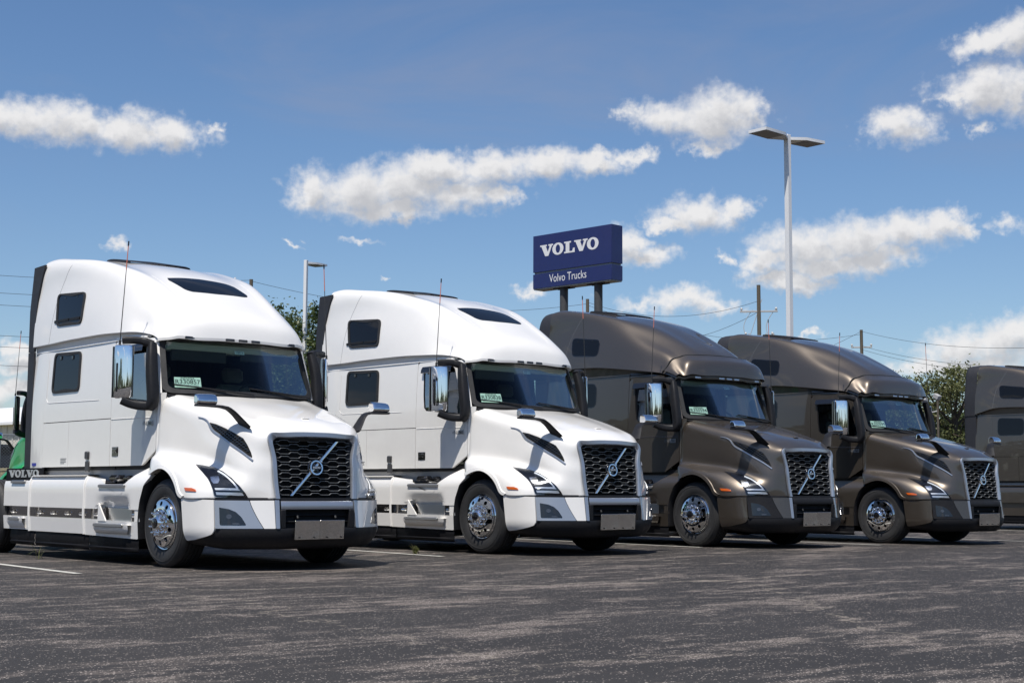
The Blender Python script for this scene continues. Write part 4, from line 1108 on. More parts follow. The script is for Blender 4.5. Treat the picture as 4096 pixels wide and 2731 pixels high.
    # ---- sleeper box
    def sleeper(s):
        v8 = s.var == '860'
        xr = -4.035 if v8 else -3.69       # rear edge of painted side
        xc = -3.555 if v8 else -3.20       # crease / seam to the rear strip
        def rect(x0, x1, z0, z1, nx=10, nz=12, off=0.0, tuck=.03):
            X = np.linspace(x0, x1, nx); Z = np.linspace(z0, z1, nz)
            f = lambda x, z: (x, S(x, z)+off-(.035*((xc-x)/(xc-xr))**2 if x < xc else 0), z)
            A = np.array([[f(x, z) for z in Z] for x in X])
            edge = [f(x, z0) for x in X]+[f(x1, z) for z in Z[1:]]+[f(x, z1) for x in X[::-1][1:]]+[f(x0, z) for z in Z[::-1][1:-1]]
            e = np.array(edge); e2 = e.copy(); e2[:, 1] -= tuck
            return join(grid(A), grid(np.array([e, e2]), close_v=True))
        t = s.var; g = .004
        zt = 2.722 if v8 else 2.785
        for side in (-1, 1):
            k = t+('L' if side > 0 else 'R')
            s.P('rear_corner_panel', 'src'+k, lambda: mir(rect(xr, xc-.001, 1.155, zt), side), s.paint)
            up = s.P('sleeper_side', 'ssu'+k, lambda: mir(rect(xc+.001, -1.553, 1.752, zt, 14, 14), side), s.paint)
            xs = -2.76 if v8 else -2.50
            s.P('luggage_door', 'ssl'+k, lambda: mir(rect(xc+.002, xs-g, 1.165, 1.742), side), s.paint)
            s.P('sleeper_lower_panel', 'ssm'+k, lambda: mir(rect(xs+g, -1.557, 1.165, 1.742), side), s.paint)
            # raised border below the lower window
            if v8:
                P = [(-3.49, 2.62), (-3.49, 2.06), (-3.44, 2.01), (-1.95, 1.99), (-1.9, 1.99)]
                c = resample(np.array(P), 40)
                s.P('press_line', 'spl'+k, mir(grid(np.array([[(x, S(x, z)+.0005, z+.006), (x+.004, S(x, z)+.005, z), (x, S(x, z)+.0005, z-.006)] for x, z in c])), side), s.paint, up)
            # latch and strap
            lx = -2.165 if v8 else -2.0
            s.P('latch', 'slt'+k, mir(join(box(lx-.05, lx+.05, 1.09, 1.13, 1.255, 1.355, .012), box(lx-.055, lx+.06, 1.085, 1.118, 1.095, 1.235, .012)), side), 'latch_grey')
            # windows
            wins = [('lo', [(-3.33, 2.67), (-2.50, 2.645), (-2.48, 2.13), (-3.33, 2.13)], .085, 0), ('up', [(-3.40, 3.47), (-2.53, 3.42), (-2.50, 3.00), (-3.28, 3.02)], .09, 1)] if v8 else \
                   [('lo', [(-3.06, 2.70), (-2.34, 2.67), (-2.34, 2.26), (-3.06, 2.26)], .12, 0), ('up', [(-3.03, 3.50), (-2.31, 3.42), (-2.31, 3.13), (-2.98, 3.17)], .10, 1)]
            for nm, c4_, r, cap in wins:
                c4_ = np.array(c4_)
                def rnd(c4_=c4_, r=r, k_=1.0):
                    cen = c4_.mean(0); out = []
                    Q = cen+(c4_-cen)*k_
                    for i in range(4):
                        p, a, b = Q[i], Q[i-1], Q[(i+1) % 4]
                        pa = p+(a-p)/np.linalg.norm(a-p)*r; pb = p+(b-p)/np.linalg.norm(b-p)*r
                        for tt in np.linspace(0, 1, 7): out.append((1-tt)**2*pa+2*tt*(1-tt)*p+tt*tt*pb)
                    return np.array(out)
                bv = CAPB[s.var] if cap else None
                ff = (lambda off: (lambda x, z: tuple(on_surf(bv, (x, 1.1, z), (0, 1, 0), off)))) if cap else (lambda off: (lambda x, z: (x, S(x, z)+off, z)))
                o1 = resample(rnd(), 72, True); cen = o1.mean(0)
                fw = .045 if v8 else .014
                d = (cen-o1); l = np.linalg.norm(d, axis=1)[:, None]; o2 = o1+d/l*fw
                fr = s.P('sleeper_window', 'sw%s%s' % (nm, k), lambda: mir(join(annulus(o1, o2, ff(.014 if v8 else .004), 2), grid(np.array([[ff(.014 if v8 else .004)(*p) for p in o1], [ff(-.004)(*p) for p in o1]]), close_v=True), grid(np.array([[ff(.014 if v8 else .004)(*p) for p in o2], [ff(.0)(*p) for p in o2]]), close_v=True)), side), 'rubber' if v8 else 'black_gloss')
                s.P('pane', 'swp%s%s' % (nm, k), lambda: mir(ringpatch(o2, cen, ff(.006 if v8 else .005), 4), side), 'sleeper_glass', fr)
                if v8 or True:
                    zc = c4_[0][1]-.085; xa = c4_[:, 0].mean()
                    cl = [move(box(-.028, .028, -.004, .012, -.028, .028, .01) if v8 and nm == 'lo' else lathe([(.0005, .008), (.010, .007), (.012, 0)], 10), ff(.006)(xa+dx, zc-.04*dx)) for dx in (-.20, .16)]
                    s.P('window_clip', 'swc%s%s' % (nm, k), mir(join(*cl), side), 'black_gloss', fr)
                if v8 and nm == 'up':
                    s.P('vent_slot', 'sws'+k, mir(join(*[move(box(-.22, .22, -.004, .006, -.02, .02, .004), ff(.008)(xa+dx, 3.085)) for dx in (-.20,)]+[move(box(-.15, .15, -.004, .006, -.02, .02, .004), ff(.008)(xa+.20, 3.08))]), side), 'black_plastic', fr)
            # side extender behind the sleeper
            if v8:
                ol = [(-3.83, 3.915), (-3.93, 3.65), (-3.99, 3.447), (-4.028, 3.02), (-4.028, 2.735)]
                fn = lambda x, z: 1.058-.012*max(0, z-2.7)-.04*max(0, z-3.3)**2
                def ext(pts):
                    P = np.array(pts); return join(extrude2d([[tuple(p) for p in P]], .03, lambda u, v, w: (u, fn(u, v)-w+.012, v)))
                s.P('side_extender', 'sxu'+k, mir(join(ext(ol+[(-4.215, 2.735), (-4.225, 3.3), (-4.175, 3.905)]), ext([(-4.026, 2.729), (-4.018, 1.15), (-4.22, 1.15), (-4.215, 2.729)])), side), 'fairing_black')
        if not v8:
            # dark wrap-round extender with a rounded top
            def wrap():
                prof = [(1.06, 1.15), (1.06, 2.77), (1.045, 3.2), (.985, 3.66), (.905, 3.93), (.80, 4.02), (.60, 4.055), (.30, 4.07), (0, 4.075)]
                c = curve(prof, 6)
                rows = []
                for dx, ins in ((-3.655, .006), (-3.70, .008), (-3.92, .012), (-3.99, .020), (-4.005, .040), (-4.005, .12)):
                    rows.append([(dx, max(0, p[0]-ins), p[1]-(ins if p[1] > 3.4 else 0)) for p in c])
                return both(grid(np.array(rows)))
            s.P('side_extender', 'sx760', wrap, 'fairing_black', sharp=60)
            s.P('extender_seam', 'sx760s', both(box(-3.99, -3.66, 1.04, 1.062, 2.765, 2.772)), 'void')
        # back wall and inner body
        xb = -4.0 if v8 else -3.62
        s.P('back_wall', 'sbk'+t, box(xb, xb+.05, -1.0, 1.0, 1.15, 3.85, .03), s.paint)
        s.P('sleeper_floor', 'sfl'+t, box(xb, -1.5, -1.05, 1.05, 1.12, 1.17), 'chassis')
        s.P('inner_skin', 'sin'+t, both(box(xb+.05, -1.56, .98, 1.018, 1.17, 2.70)), 'chassis')

    def roof(s):
        v8 = s.var == '860'; C = CAP860 if v8 else CAP760; A = CAPP[s.var]
        t = s.var
        cap = s.P('roof_cap', 'cap'+t, lambda: both(grid(A)), s.paint, sharp=60)
        # turned-under lip and cove down to the body
        b = A[:, -1]; n = len(b)
        lip = []
        for p in [q for q in b if q[0] < -.70]:
            zt = (2.722 if v8 else 2.785)+.0
            zz = min(zt, p[2]-.01)
            k = np.clip((p[0]+.95)/.3, 0, 1)
            lip.append([p, p+np.array([0, -.008, -.012]), p+np.array([0, -(.045 if v8 else .11)*(1-k*.5), -.010]), np.array([p[0]-.0, p[1]-(.055 if v8 else .12)*(1-k*.4), max(zz, p[2]-.20)]), np.array([p[0], p[1]-.03, max(zz-.02, p[2]-.22)])])
        s.P('cap_lip', 'caplip'+t, both(grid(np.array(lip))), s.paint, cap, sharp=50)
        # brow edge return
        e = A[-1]
        br = np.array([[p, p+np.array([-.002, 0, -.032]), p+np.array([-.03, 0, -.034]), p+np.array([-.16, -.02 if p[1] > .5 else 0, .012])] for p in e])
        s.P('brow_edge', 'brow'+t, both(grid(br)), s.paint, cap, sharp=50)
        # seam lines on the roof cap
        xs = -3.46 if v8 else -3.17
        ps = [(xs-.02, 1.1, 2.80), (xs+.02, 1.06, 3.12), (xs+.10, 1.03, 3.45), (xs+.24, .98, 3.70), (xs+.34, .92, 3.83)]
        for side in (-1, 1):
            k = t+('L' if side > 0 else 'R')
            s.P('cap_seam', 'cseam'+k, lambda: mir(strip_on(CAPB[t], ps, (0, 1, .25), .006, .0015), side), 'grey_plastic', cap)
        # marker lights in the brow edge
        for y in (-.70, -.178, 0, .178, .70):
            p = on_surf(CAPB[t], (-.3, abs(y), 2.712), (1, 0, .1)); p[1] *= (1 if y >= 0 else -1)
            s.P('marker_light', 'mkl%s%.2f' % (t, y), xform(box(-.012, .008, -.062, .062, -.016, .016, .005), np.array(Matrix.Rotation(rad(-10), 3, 'Y') @ Matrix.Rotation(.12*y, 3, 'Z')), p+np.array([0, 0, -.022])), 'lens_smoke' if v8 else 'lamp_white', cap)
        # dark roof hatch / deflector rail on top
        zc = lambda x: float(on_surf(CAPB[t], (x, .05, 5), (0, 0, 1))[2])
        xsr = np.linspace(-3.2, -2.5, 9)
        hat = [[(x, y, zc(x)+h*(1-((x+2.85)/.37)**4*.7)-.012*abs(y)) for y, h in ((-.45, -.03), (-.43, .030), (0, .036), (.43, .030), (.45, -.03))] for x in xsr]
        s.P('roof_hatch', 'rhat'+t, grid(np.array(hat)), 'black_plastic', cap)
        if v8:
            ol = [(-1.40, -.47, 4), (-1.42, .0, 4), (-1.36, .36, 4), (-1.30, .43, 4), (-1.08, .49, 4), (-1.02, .475, 4), (-1.0, .40, 4), (-.985, 0, 4), (-1.0, -.33, 4), (-1.05, -.40, 4), (-1.33, -.49, 4)]
            full = lambda: surf_patch_full(t, ol, .004)
            s.P('skylight', 'skyl', full, 'sleeper_glass', cap)
            # raised edge where the nose steps down to the brow
            for side in (-1, 1):
                ps2 = [(-1.55, .62, 3.4), (-1.15, .60, 3.3), (-.80, .585, 3.15), (-.55, .575, 3.0)]
                s.P('crown_seam', 'crs%d' % side, lambda: mir(strip_on(CAPB[t], ps2, (.3, .1, 1), .008, .002, 8), side), s.paint, cap)
        else:
            # separate sun visor clamped over the brow
            def visor():
                rows = []
                n0 = int(np.argmin(np.abs(A[:, 0, 2]-3.05)))
                for i in range(n0, len(A)):
                    rows.append([p+np.array([.042, .034*min(1, p[1]), .026]) for p in A[i]])
                V = np.array(rows); V = V[:, :int(V.shape[1]*.98)]
                return both(join(grid(V), grid(np.array([V[-1], V[-1]+np.array([-.045, -.02, .0])]).transpose(1, 0, 2)), grid(np.array([V[0], V[0]+np.array([-.04, 0, -.05])]).transpose(1, 0, 2)), grid(np.array([V[:, -1], V[:, -1]+np.array([0, -.05, .0])]).transpose(1, 0, 2))))
            s.P('sun_visor_panel', 'visor760', visor, s.paint, sharp=50)
            n0 = int(np.argmin(np.abs(A[:, 0, 2]-3.05)))
            edge = [p+np.array([.012, .012*min(1, p[1]), .012]) for p in A[n0-1]]
            s.P('visor_seal', 'vseal', both(tube(edge, .012, 6)), 'rubber')

    # ---- side fairings, steps, skirts
    def lower(s):
        t = s.var
        if t == 'daycab':
            s.P('fuel_tank', 'tank', both(move(xform(lathe([(.0005, -.9), (.28, -.9), (.31, -.86), (.31, .86), (.28, .9), (.0005, .9)], 32), np.array(Matrix.Rotation(rad(90), 3, 'Z'))), (-1.9, .80, .68))), 'polished'); return
        v8 = t == '860'
        yf = lambda z: 1.222-.05*max(0, (z-.90)/.145)**2-.016*max(0, (.52-z)/.2)
        fn = lambda off=0.0: (lambda x, z: (x, yf(z)+off-(.055*max(0, (z-1.05)/.18)), z))
        x_r, x_1, x_2 = (-4.50, -3.63, -1.965) if v8 else (-4.25, -3.35, -1.965)
        def rectp(x0, x1, z0, z1, nz=8):
            X = np.linspace(x0, x1, 6); Z = np.linspace(z0, z1, nz); f = fn()
            g = np.array([[f(x, z) for z in Z] for x in X]); e = [f(x, z0) for x in X]+[f(x1, z) for z in Z[1:]]+[f(x, z1) for x in X[::-1][1:]]+[f(x0, z) for z in Z[::-1][1:-1]]
            e = np.array(e); e2 = e-np.array([0, .05, 0]); return join(grid(g), grid(np.array([e, e2]), close_v=True))
        for side in (-1, 1):
            k = t+('L' if side > 0 else 'R')
            s.P('side_fairing', 'lfr'+k, lambda: mir(rectp(x_r, x_1-.012, .652, .985), side), s.paint)
            s.P('side_fairing', 'lfrb'+k, lambda: mir(rectp(x_r, x_1-.012, .345, .522), side), s.paint)
            s.P('side_fairing', 'lfm'+k, lambda: mir(join(rectp(x_1, x_2-.012, .645, 1.045), grid(np.array([[(x, 1.215, 1.045), (x, 1.17, 1.062), (x, .9, 1.064)] for x in (x_1, x_2)]))), side), s.paint)
            s.P('side_fairing', 'lfmb'+k, lambda: mir(rectp(x_1, x_2-.012, .333, .52), side), s.paint)
            # rounded ribs at the joints
            for i, xx in enumerate((x_1-.006, x_2-.006)):
                s.P('joint_rib', 'lrib%d%s' % (i, k), mir(tube([(xx-.01*(z-.6), yf(z)+.004, z) for z in np.linspace(.33, 1.045, 14)], .017, 8, flat=1.0), side), s.paint)
            # front panel with steps and the arch's rear edge
            fo = densify([(x_2, 1.04), (-1.56, 1.005), (-1.535, .945), (-.895, .945), (-.74, 1.035), (-.457, 1.205), (-.395, 1.235), (-.305, 1.065), (-.30, 1.04), (-.40, .93), (-.487, .75), (-.51, .645), (x_2, .645)], .04)
            sm = lambda t: max(0, min(1, t))**2*(3-2*max(0, min(1, t)))
            scoop = lambda x, z: (lambda p: (p[0], p[1]-.075*sm((x+1.56)/.05)*sm((-.76-x)/.06)*sm((.84-z)/.19), p[2]))(fn()(x, z))
            s.P('step_fairing', 'lff'+k, lambda: mir(ringpatch(fo, (-1.0, .80), scoop, 9, .06, (0, -1, 0), 180), side), s.paint, sharp=50)
            fo2 = densify([(x_2, .52), (-.525, .505), (-.53, .305), (x_2, .325)], .04)
            s.P('step_fairing', 'lffb'+k, lambda: mir(ringpatch(fo2, (-1.2, .41), fn(), 4, .05, (0, -1, 0), 100), side), s.paint, sharp=50)
            s.P('arch_edge', 'lfe'+k, lambda: mir(grid(np.array([[fn()(x, z), fn(-.03)(x+.012, z), fn(-.12)(x+.012, z)] for x, z in ((-.305, 1.065), (-.40, .93), (-.487, .75), (-.51, .645), (-.522, .52), (-.53, .31))])), side), 'black_plastic')
            s.P('fairing_post', 'lfp'+k, lambda: mir(box(-.625, -.512, 1.14, 1.215, .50, .66, .01), side), s.paint)
            # bright strip with small lamps
            st = s.P('polished_strip', 'lst'+k, mir(box(x_r, -.60, 1.12, 1.165, .505, .665, .004), side), 'dark_mirror' if v8 else s.paint)
            if v8:
                for x in (-4.28, -3.40, -2.98, -2.55, -2.12, -1.70, -.68):
                    s.P('strip_lamp', 'lsl%.2f%s' % (x, k), mir(join(box(x-.055, x+.055, 1.16, 1.20, .555, .60, .014)), side), 'chrome', st)
            # steps
            for (xa, xb_, z, y0, y1, nm) in ((-1.56, -.86, .935, .98, 1.230, 'u'), (-1.57, -.80, .468, 1.05, 1.275, 'l'), (-4.25, -3.80, .985, 1.0, 1.228, 'ru'), (-4.22, -3.86, .495, 1.08, 1.265, 'rl')):
                stp = s.P('step', 'stp'+nm+k, mir(join(box(xa, xb_, y0, y1, z-.02, z+.006, .006), box(xa+.01, xb_-.01, y1-.02, y1+.006, z-.032, z+.008, .006)), side), 'tread_plate' if v8 else 'tread_plate')
                s.P('step_edge', 'ste'+nm+k, mir(box(xa, xb_, y1+.004, y1+.012, z-.030, z+.002, .003), side), 'grey_plastic', stp)
                if nm in ('l', 'rl'):
                    # sculpted support below and wedge behind
                    w0 = (xa-.04, xb_+.12) if nm == 'l' else (xa-.06, xb_+.1)
                    A = [[(x, yf(.45)-.01, z-.005), (x, 1.268, z-.005), (x, 1.262, z-.05), (x+(.05 if x < -1.2 else -.12)*.5, 1.235, z-.11), (x, yf(.36)-.002, .355)] for x in np.linspace(w0[0], w0[1], 9)]
                    s.P('step_bracket', 'stb'+nm+k, mir(grid(np.array(A)), side), s.paint, stp, sharp=60)
                    if nm == 'rl': continue
                    wz = [(xa+.0, .50), (xa+.22, .50), (xa+.015, .715)]
                    s.P('step_wedge', 'stw'+nm+k, mir(join(extrude2d([wz], .018, lambda u, v, w: (u, yf(v)-.012+w, v))), side), s.paint, stp)
                    s.P('toe_plate', 'stt'+nm+k, mir(box(xa+.18, xb_+.02, 1.10, 1.168, .500, .660, .004), side), 'tread_plate', stp)
            # pocket above the upper step
            s.P('step_pocket', 'spk'+k, mir(join(box(-1.54, -.80, .93, 1.0, .95, 1.10, .01)), side), 'polished')
            s.P('step_vent', 'spv'+k, mir(join(box(-1.50, -1.24, .98, 1.14, .975, 1.055, .03), box(-1.20, -1.04, .98, 1.10, .975, 1.05, .03)), side), 'black_gloss')
            # band above, in shade under the sleeper
            s.P('chassis_cover', 'ccv'+k, mir(box(-4.3 if v8 else -3.6, -.62, .90, 1.03, .98, 1.15, .01), side), 'cover_grey')
            # black ground-effect skirts
            for i, (xa, xb_) in enumerate(((x_r+.20, x_1+.12), (x_1+.16, -1.87), (-1.84, -.535))):
                A = [[(x, y, z) for y, z in ((1.16, .345), (1.19, .33), (1.195, .24), (1.185, .20), (1.20, .185), (1.18, .145), (1.15, .14))] for x in np.linspace(xa, xb_, 4)]
                s.P('skirt', 'lsk%d%s' % (i, k), mir(grid(np.array(A)), side), 'skirt_black', sharp=30, solid=.006)
            s.P('skirt_bolt', 'lskb'+k, mir(join(*[move(lathe([(.0005, .010), (.008, .008), (.010, 0)], 8), (x, 1.193, .318)) for x in np.linspace(-1.75, -.62, 6)]), side), 'grey_plastic')
        # fairing tail plate with the name
        tp = s.P('name_plate', 'npl'+t, mirror(box(-4.72, -3.475, 1.098, 1.112, .985, 1.158, .006) if v8 else box(-4.35, -3.2, 1.08, 1.10, .985, 1.15, .006)), 'skirt_black')
        if v8:
            def nm():
                g, w = slab_word(.098, .006, lambda u, v, d: (u*2.15, -1.113-d, v+1.036)); return move(g, (-4.62, 0, 0))
            s.P('plate_letters', 'nplw', nm, 'letter_silver', tp)
        s.P('deck_plate', 'dpl'+t, box(x_r, -3.6, -1.0, 1.0, .93, .97, .01), 'chassis')
        s.P('tank', 'tnk'+t, both(box(-3.9, -1.6, .5, 1.1, .36, .95, .08)), 'chassis')

    # ---- mirrors and aerials
    def mirrors(s):
        for side in (-1, 1):
            k = 'L' if side > 0 else 'R'
            arm = []
            # C-shaped arm: top bar, thick leg along the pillar, bottom bar
            top = curve([(-.50, 1.10, 2.585), (-.56, 1.20, 2.625), (-.63, 1.32, 2.635), (-.68, 1.40, 2.63)], 6)
            leg = curve([(-.50, 1.11, 2.60), (-.45, 1.135, 2.42), (-.41, 1.145, 2.20), (-.385, 1.14, 2.00), (-.40, 1.145, 1.88), (-.44, 1.155, 1.845)], 6)
            bot = curve([(-.42, 1.14, 1.86), (-.50, 1.22, 1.86), (-.58, 1.33, 1.885), (-.63, 1.41, 1.925)], 6)
            g = join(tube(top, [.050]*6+[.044]*(len(top)-6), 16, sq=.6), tube(leg, np.interp(np.linspace(0, 1, len(leg)), [0, .15, .5, .85, 1], [.05, .060, .066, .062, .055]), 16, sq=.6), tube(bot, [.054]*len(bot), 16, sq=.6))
            ma = s.P('mirror', 'mir'+k, mir(g, side), 'black_plastic', sharp=60)
            # chrome shell: outline rows from top to bottom, cross-section bulging forward
            rows = []
            for z, sc, dx in ((2.572, .80, -.012), (2.565, .93, -.002), (2.54, .985, 0), (2.40, 1.0, 0), (2.25, 1.0, .004), (2.08, .99, .004), (1.97, .965, 0), (1.95, .90, -.008), (1.944, .75, -.02)):
                # section from inner edge round the front to the outer edge (plan view)
                sec = [(-.60, 1.335), (-.525, 1.325), (-.515, 1.345), (-.535, 1.385), (-.60, 1.435), (-.675, 1.475), (-.72, 1.485), (-.745, 1.475)]
                c = np.array([-.63, 1.405]); zz = z; sc = sc*.93
                rows.append([(c[0]+(p[0]-c[0])*sc+dx, c[1]+(p[1]-c[1])*sc, zz) for p in curve(sec, 4)])
            R = np.array(rows)
            capt = [tuple(R[0].mean(0)+np.array([0, 0, .003]))]
            sh = grid(R)
            topf = join((R[0], [tuple(range(len(R[0])))]), (R[-1], [tuple(range(len(R[-1])))]))
            s.P('mirror_shell', 'mis'+k, mir(join(sh, topf), side), 'chrome', ma, sharp=35)
            # black band with the outer slot, glass facing back
            s.P('mirror_back', 'mib'+k, mir(extrude2d([[(-.602, 1.333), (-.515, 1.322), (-.50, 1.336), (-.60, 1.42), (-.735, 1.488), (-.755, 1.478)]], .60, lambda u, v, w: (u-.012, v, 1.955+w)), side), 'black_gloss', ma)
            s.P('mirror_glass', 'mig'+k, mir(grid(np.array([[(x, y, z) for z in (1.98, 2.54)] for x, y in ((-.615, 1.345), (-.755, 1.470))])), side), 'chrome', ma)
            s.P('shell_slot', 'msl'+k, mir(join(box(-.672, -.650, 1.455, 1.479, 2.02, 2.36, .008)), side), 'black_gloss', ma)
            # hood mirror: foot on the hood, arm out, chrome head
            f0 = on_surf(HOODB, (1.06, .735, 1.60), (.3, .6, .6), -.01)
            ac = resample(np.array([f0+np.array([.02, -.01, -.03]), (1.01, .865, 1.735), (.985, .925, 1.785), (.96, 1.0, 1.803), (.945, 1.12, 1.808), (.925, 1.285, 1.812)]), 22)
            wv = np.interp(np.linspace(0, 1, len(ac)), [0, .15, .32, .45, 1], [.105, .090, .070, .062, .066])
            A = []
            T = np.gradient(ac, axis=0)
            for p, tt, w in zip(ac, T, wv):
                tt = tt/np.linalg.norm(tt); fx = np.array([1, 0, 0]); sdv = fx-tt*tt.dot(fx); sdv /= np.linalg.norm(sdv); nv = np.cross(tt, sdv)
                A.append([p+sdv*w+nv*.004, p+sdv*w*.6+nv*.016, p-sdv*w*.8+nv*.014, p-sdv*w-nv*.004, p-sdv*w*.6-nv*.014, p+sdv*w*.7-nv*.012])
            ga = grid(np.array(A), close_v=True); nA = len(A); ga = (ga[0], ga[1]+[tuple(range(6)), tuple(range((nA-1)*6, nA*6))])
            hm = s.P('hood_mirror', 'hmr'+k, mir(ga, side), 'black_plastic', sharp=35)
            rows = []
            for y, sx, sz in ((1.052, .80, .86), (1.062, .93, .96), (1.10, 1.0, 1.0), (1.18, 1.0, .99), (1.255, .96, .94), (1.285, .86, .82), (1.292, .6, .6)):
                sec = curve([(.86, 1.822), (.86, 1.88), (.872, 1.925), (.91, 1.94), (.955, 1.925), (.985, 1.885), (.99, 1.835), (.975, 1.822), (.91, 1.82), (.86, 1.822)], 3)
                c = np.array([.925, 1.875]); rows.append([(c[0]+(p[0]-c[0])*sx, y, c[1]+(p[1]-c[1])*sz) for p in sec[:-1]])
            R = np.array(rows); gm = grid(R, close_v=True); m_ = R.shape[1]; gm = (gm[0], gm[1]+[tuple(range(m_)), tuple(range((len(R)-1)*m_, len(R)*m_))])
            s.P('hood_mirror_shell', 'hms'+k, mir(gm, side), 'chrome', hm, sharp=35)
            # whip aerial
            a0, a1 = np.array((-.652, 1.447, 2.575)), np.array((-.644, 1.376, 3.81))
            q = lambda f: a0+(a1-a0)*f
            an = s.P('aerial', 'aer'+k, mir(join(tube([q(0), q(.04)], .014, 8), tube([q(.04), q(.72)], [.006, .0045], 6)), side), 'wire')
            s.P('aerial_tip', 'aet'+k, mir(tube([q(.72), q(.955)], [.0058, .0050], 6), side), 'orange_fibre', an)
            s.P('aerial_cap', 'aec'+k, mir(tube([q(.955), q(1)], .0085, 6), side), 'black_plastic', an)
    def extras(s):
        if s.var == 'daycab': return
        # small printed stickers near the rear lower corner
        if s.var == '860':
            s.P('sticker', 'stk', join(mirror(box(-3.90, -3.76, 1.093, 1.096, 1.185, 1.225)),), 'blue_sticker')
            s.P('sticker', 'stk2', join(*[mirror(box(-2.98, -2.98+w, 1.1025, 1.1035, z, z+.010)) for w, z in ((.18, 1.265), (.16, 1.245), (.17, 1.225), (.12, 1.205))]), 'grey_plastic')
CAP860 = crease(CAP860, 3, .20, .20, (0, .004, .012), (0, .014, .004)); CAP760 = crease(CAP760, 3, .16, .16, (0, .006, .014), (0, .016, .004))
CAPP = {'860': sym_surf(CAP860, 6, 7), '760': sym_surf(CAP760, 6, 7)}
CAPB = {k: bvh_of(v) for k, v in CAPP.items()}
def surf_patch_full(t, ol, off):
    v, f = grid(CAPP[t]); g = join((v, f), mirror((v, f)))
    b = BVHTree.FromPolygons([tuple(p) for p in g[0]], g[1])
    P = resample(np.array([(p[0], p[1]) for p in ol]), 64, True)
    return ringpatch(P, P.mean(0), lambda x, y: tuple(on_surf(b, (x, y, 3.3), (0, 0, 1), off)), 6, .01, (0, 0, -1))
# outlines on the hood (triangulated from the photograph's repeated trucks), +Y half
HL = {
 'outer': [(0.532,1.060,1.167), (0.626,1.016,1.156), (0.766,0.953,1.131), (0.910,0.921,1.085), (1.068,0.898,1.011), (1.171,0.858,0.925), (1.213,0.814,0.853), (1.229,0.782,0.794), (1.159,0.890,0.796), (1.087,0.987,0.803), (1.006,1.074,0.810), (0.973,1.081,0.887), (0.907,1.081,0.961), (0.848,1.079,1.010), (0.720,1.080,1.084)],
 'refl': [(0.858,1.044,1.035), (0.933,0.962,1.047), (1.068,0.939,0.968), (1.140,0.902,0.911), (0.986,1.057,0.909), (0.932,1.056,0.967)],
 'proj': [(0.864,1.054,1.022), (0.932,0.988,1.030), (0.979,1.000,0.986), (0.988,1.025,0.951), (0.950,1.059,0.949), (0.908,1.064,0.979)],
 'drl': [(0.987,1.063,0.900), (1.158,0.885,0.901), (1.183,0.856,0.878), (1.001,1.062,0.878)],
 'turn': [(1.010,1.061,0.858), (1.194,0.842,0.854), (1.204,0.825,0.823), (1.021,1.058,0.829)],
 'arc': [(0.861,0.961,1.085), (0.965,0.938,1.045), (1.059,0.921,0.996), (1.130,0.898,0.941), (1.164,0.878,0.895)],
 'marker': [(0.605,1.227,0.907), (0.726,1.202,0.902), (0.782,1.189,0.886), (0.798,1.188,0.864), (0.634,1.227,0.871)],
 'vent': [(0.570,0.914,1.640), (0.677,0.889,1.619), (0.817,0.854,1.572), (0.987,0.808,1.501), (1.077,0.775,1.456), (1.129,0.754,1.387), (1.180,0.732,1.295), (1.204,0.727,1.233), (1.088,0.791,1.313), (0.933,0.845,1.405), (0.790,0.878,1.482), (0.659,0.905,1.544)],
 'trim': [(0.367,0.945,1.706), (0.547,0.918,1.646), (0.609,0.913,1.576), (0.717,0.894,1.511), (0.952,0.841,1.385), (1.104,0.786,1.295), (1.212,0.727,1.208)],

}
def vent_mesh(nv):
    """rows of small hexagon-like bars across the vent opening"""
    O = np.array(HL['vent']); gs = []
    i0 = O[np.argmin(O[:, 0])]; i1 = O[np.argmax(O[:, 0])]
    from_ = np.array(i0); to = np.array(i1)
    nn = Vector(nv).normalized(); e1 = nn.cross(Vector((0, 0, 1))).normalized(); e2 = e1.cross(nn); c0 = Vector(O.mean(0))
    P2 = [((Vector(p)-c0).dot(e1), (Vector(p)-c0).dot(e2)) for p in O]
    def inside(u, v):
        r = False; n = len(P2)
        for i in range(n):
            (x0, y0), (x1, y1) = P2[i], P2[i-1]
            if (y0 > v) != (y1 > v) and u < (x1-x0)*(v-y0)/(y1-y0)+x0: r = not r
        return r
    us = [p[0] for p in P2]; vs = [p[1] for p in P2]
    h = .030; row = 0; v = min(vs)
    while v < max(vs):
        u = min(us)+(row % 2)*.03
        while u < max(us):
            if inside(u-.018, v) and inside(u+.018, v):
                a = [on_surf(HOODB, c0+e1*(u+du)+e2*(v+dv), nn, of) for du, dv, of in ((-.022, .000, .004), (-.012, .009, .012), (.012, .009, .012), (.022, 0, .004), (.012, -.004, .012), (-.012, -.004, .012))]
                gs.append((np.array(a), [(0, 1, 5), (1, 2, 4, 5), (2, 3, 4)]))
            u += .06
        v += h/1.6; row += 1
    return join(*gs)

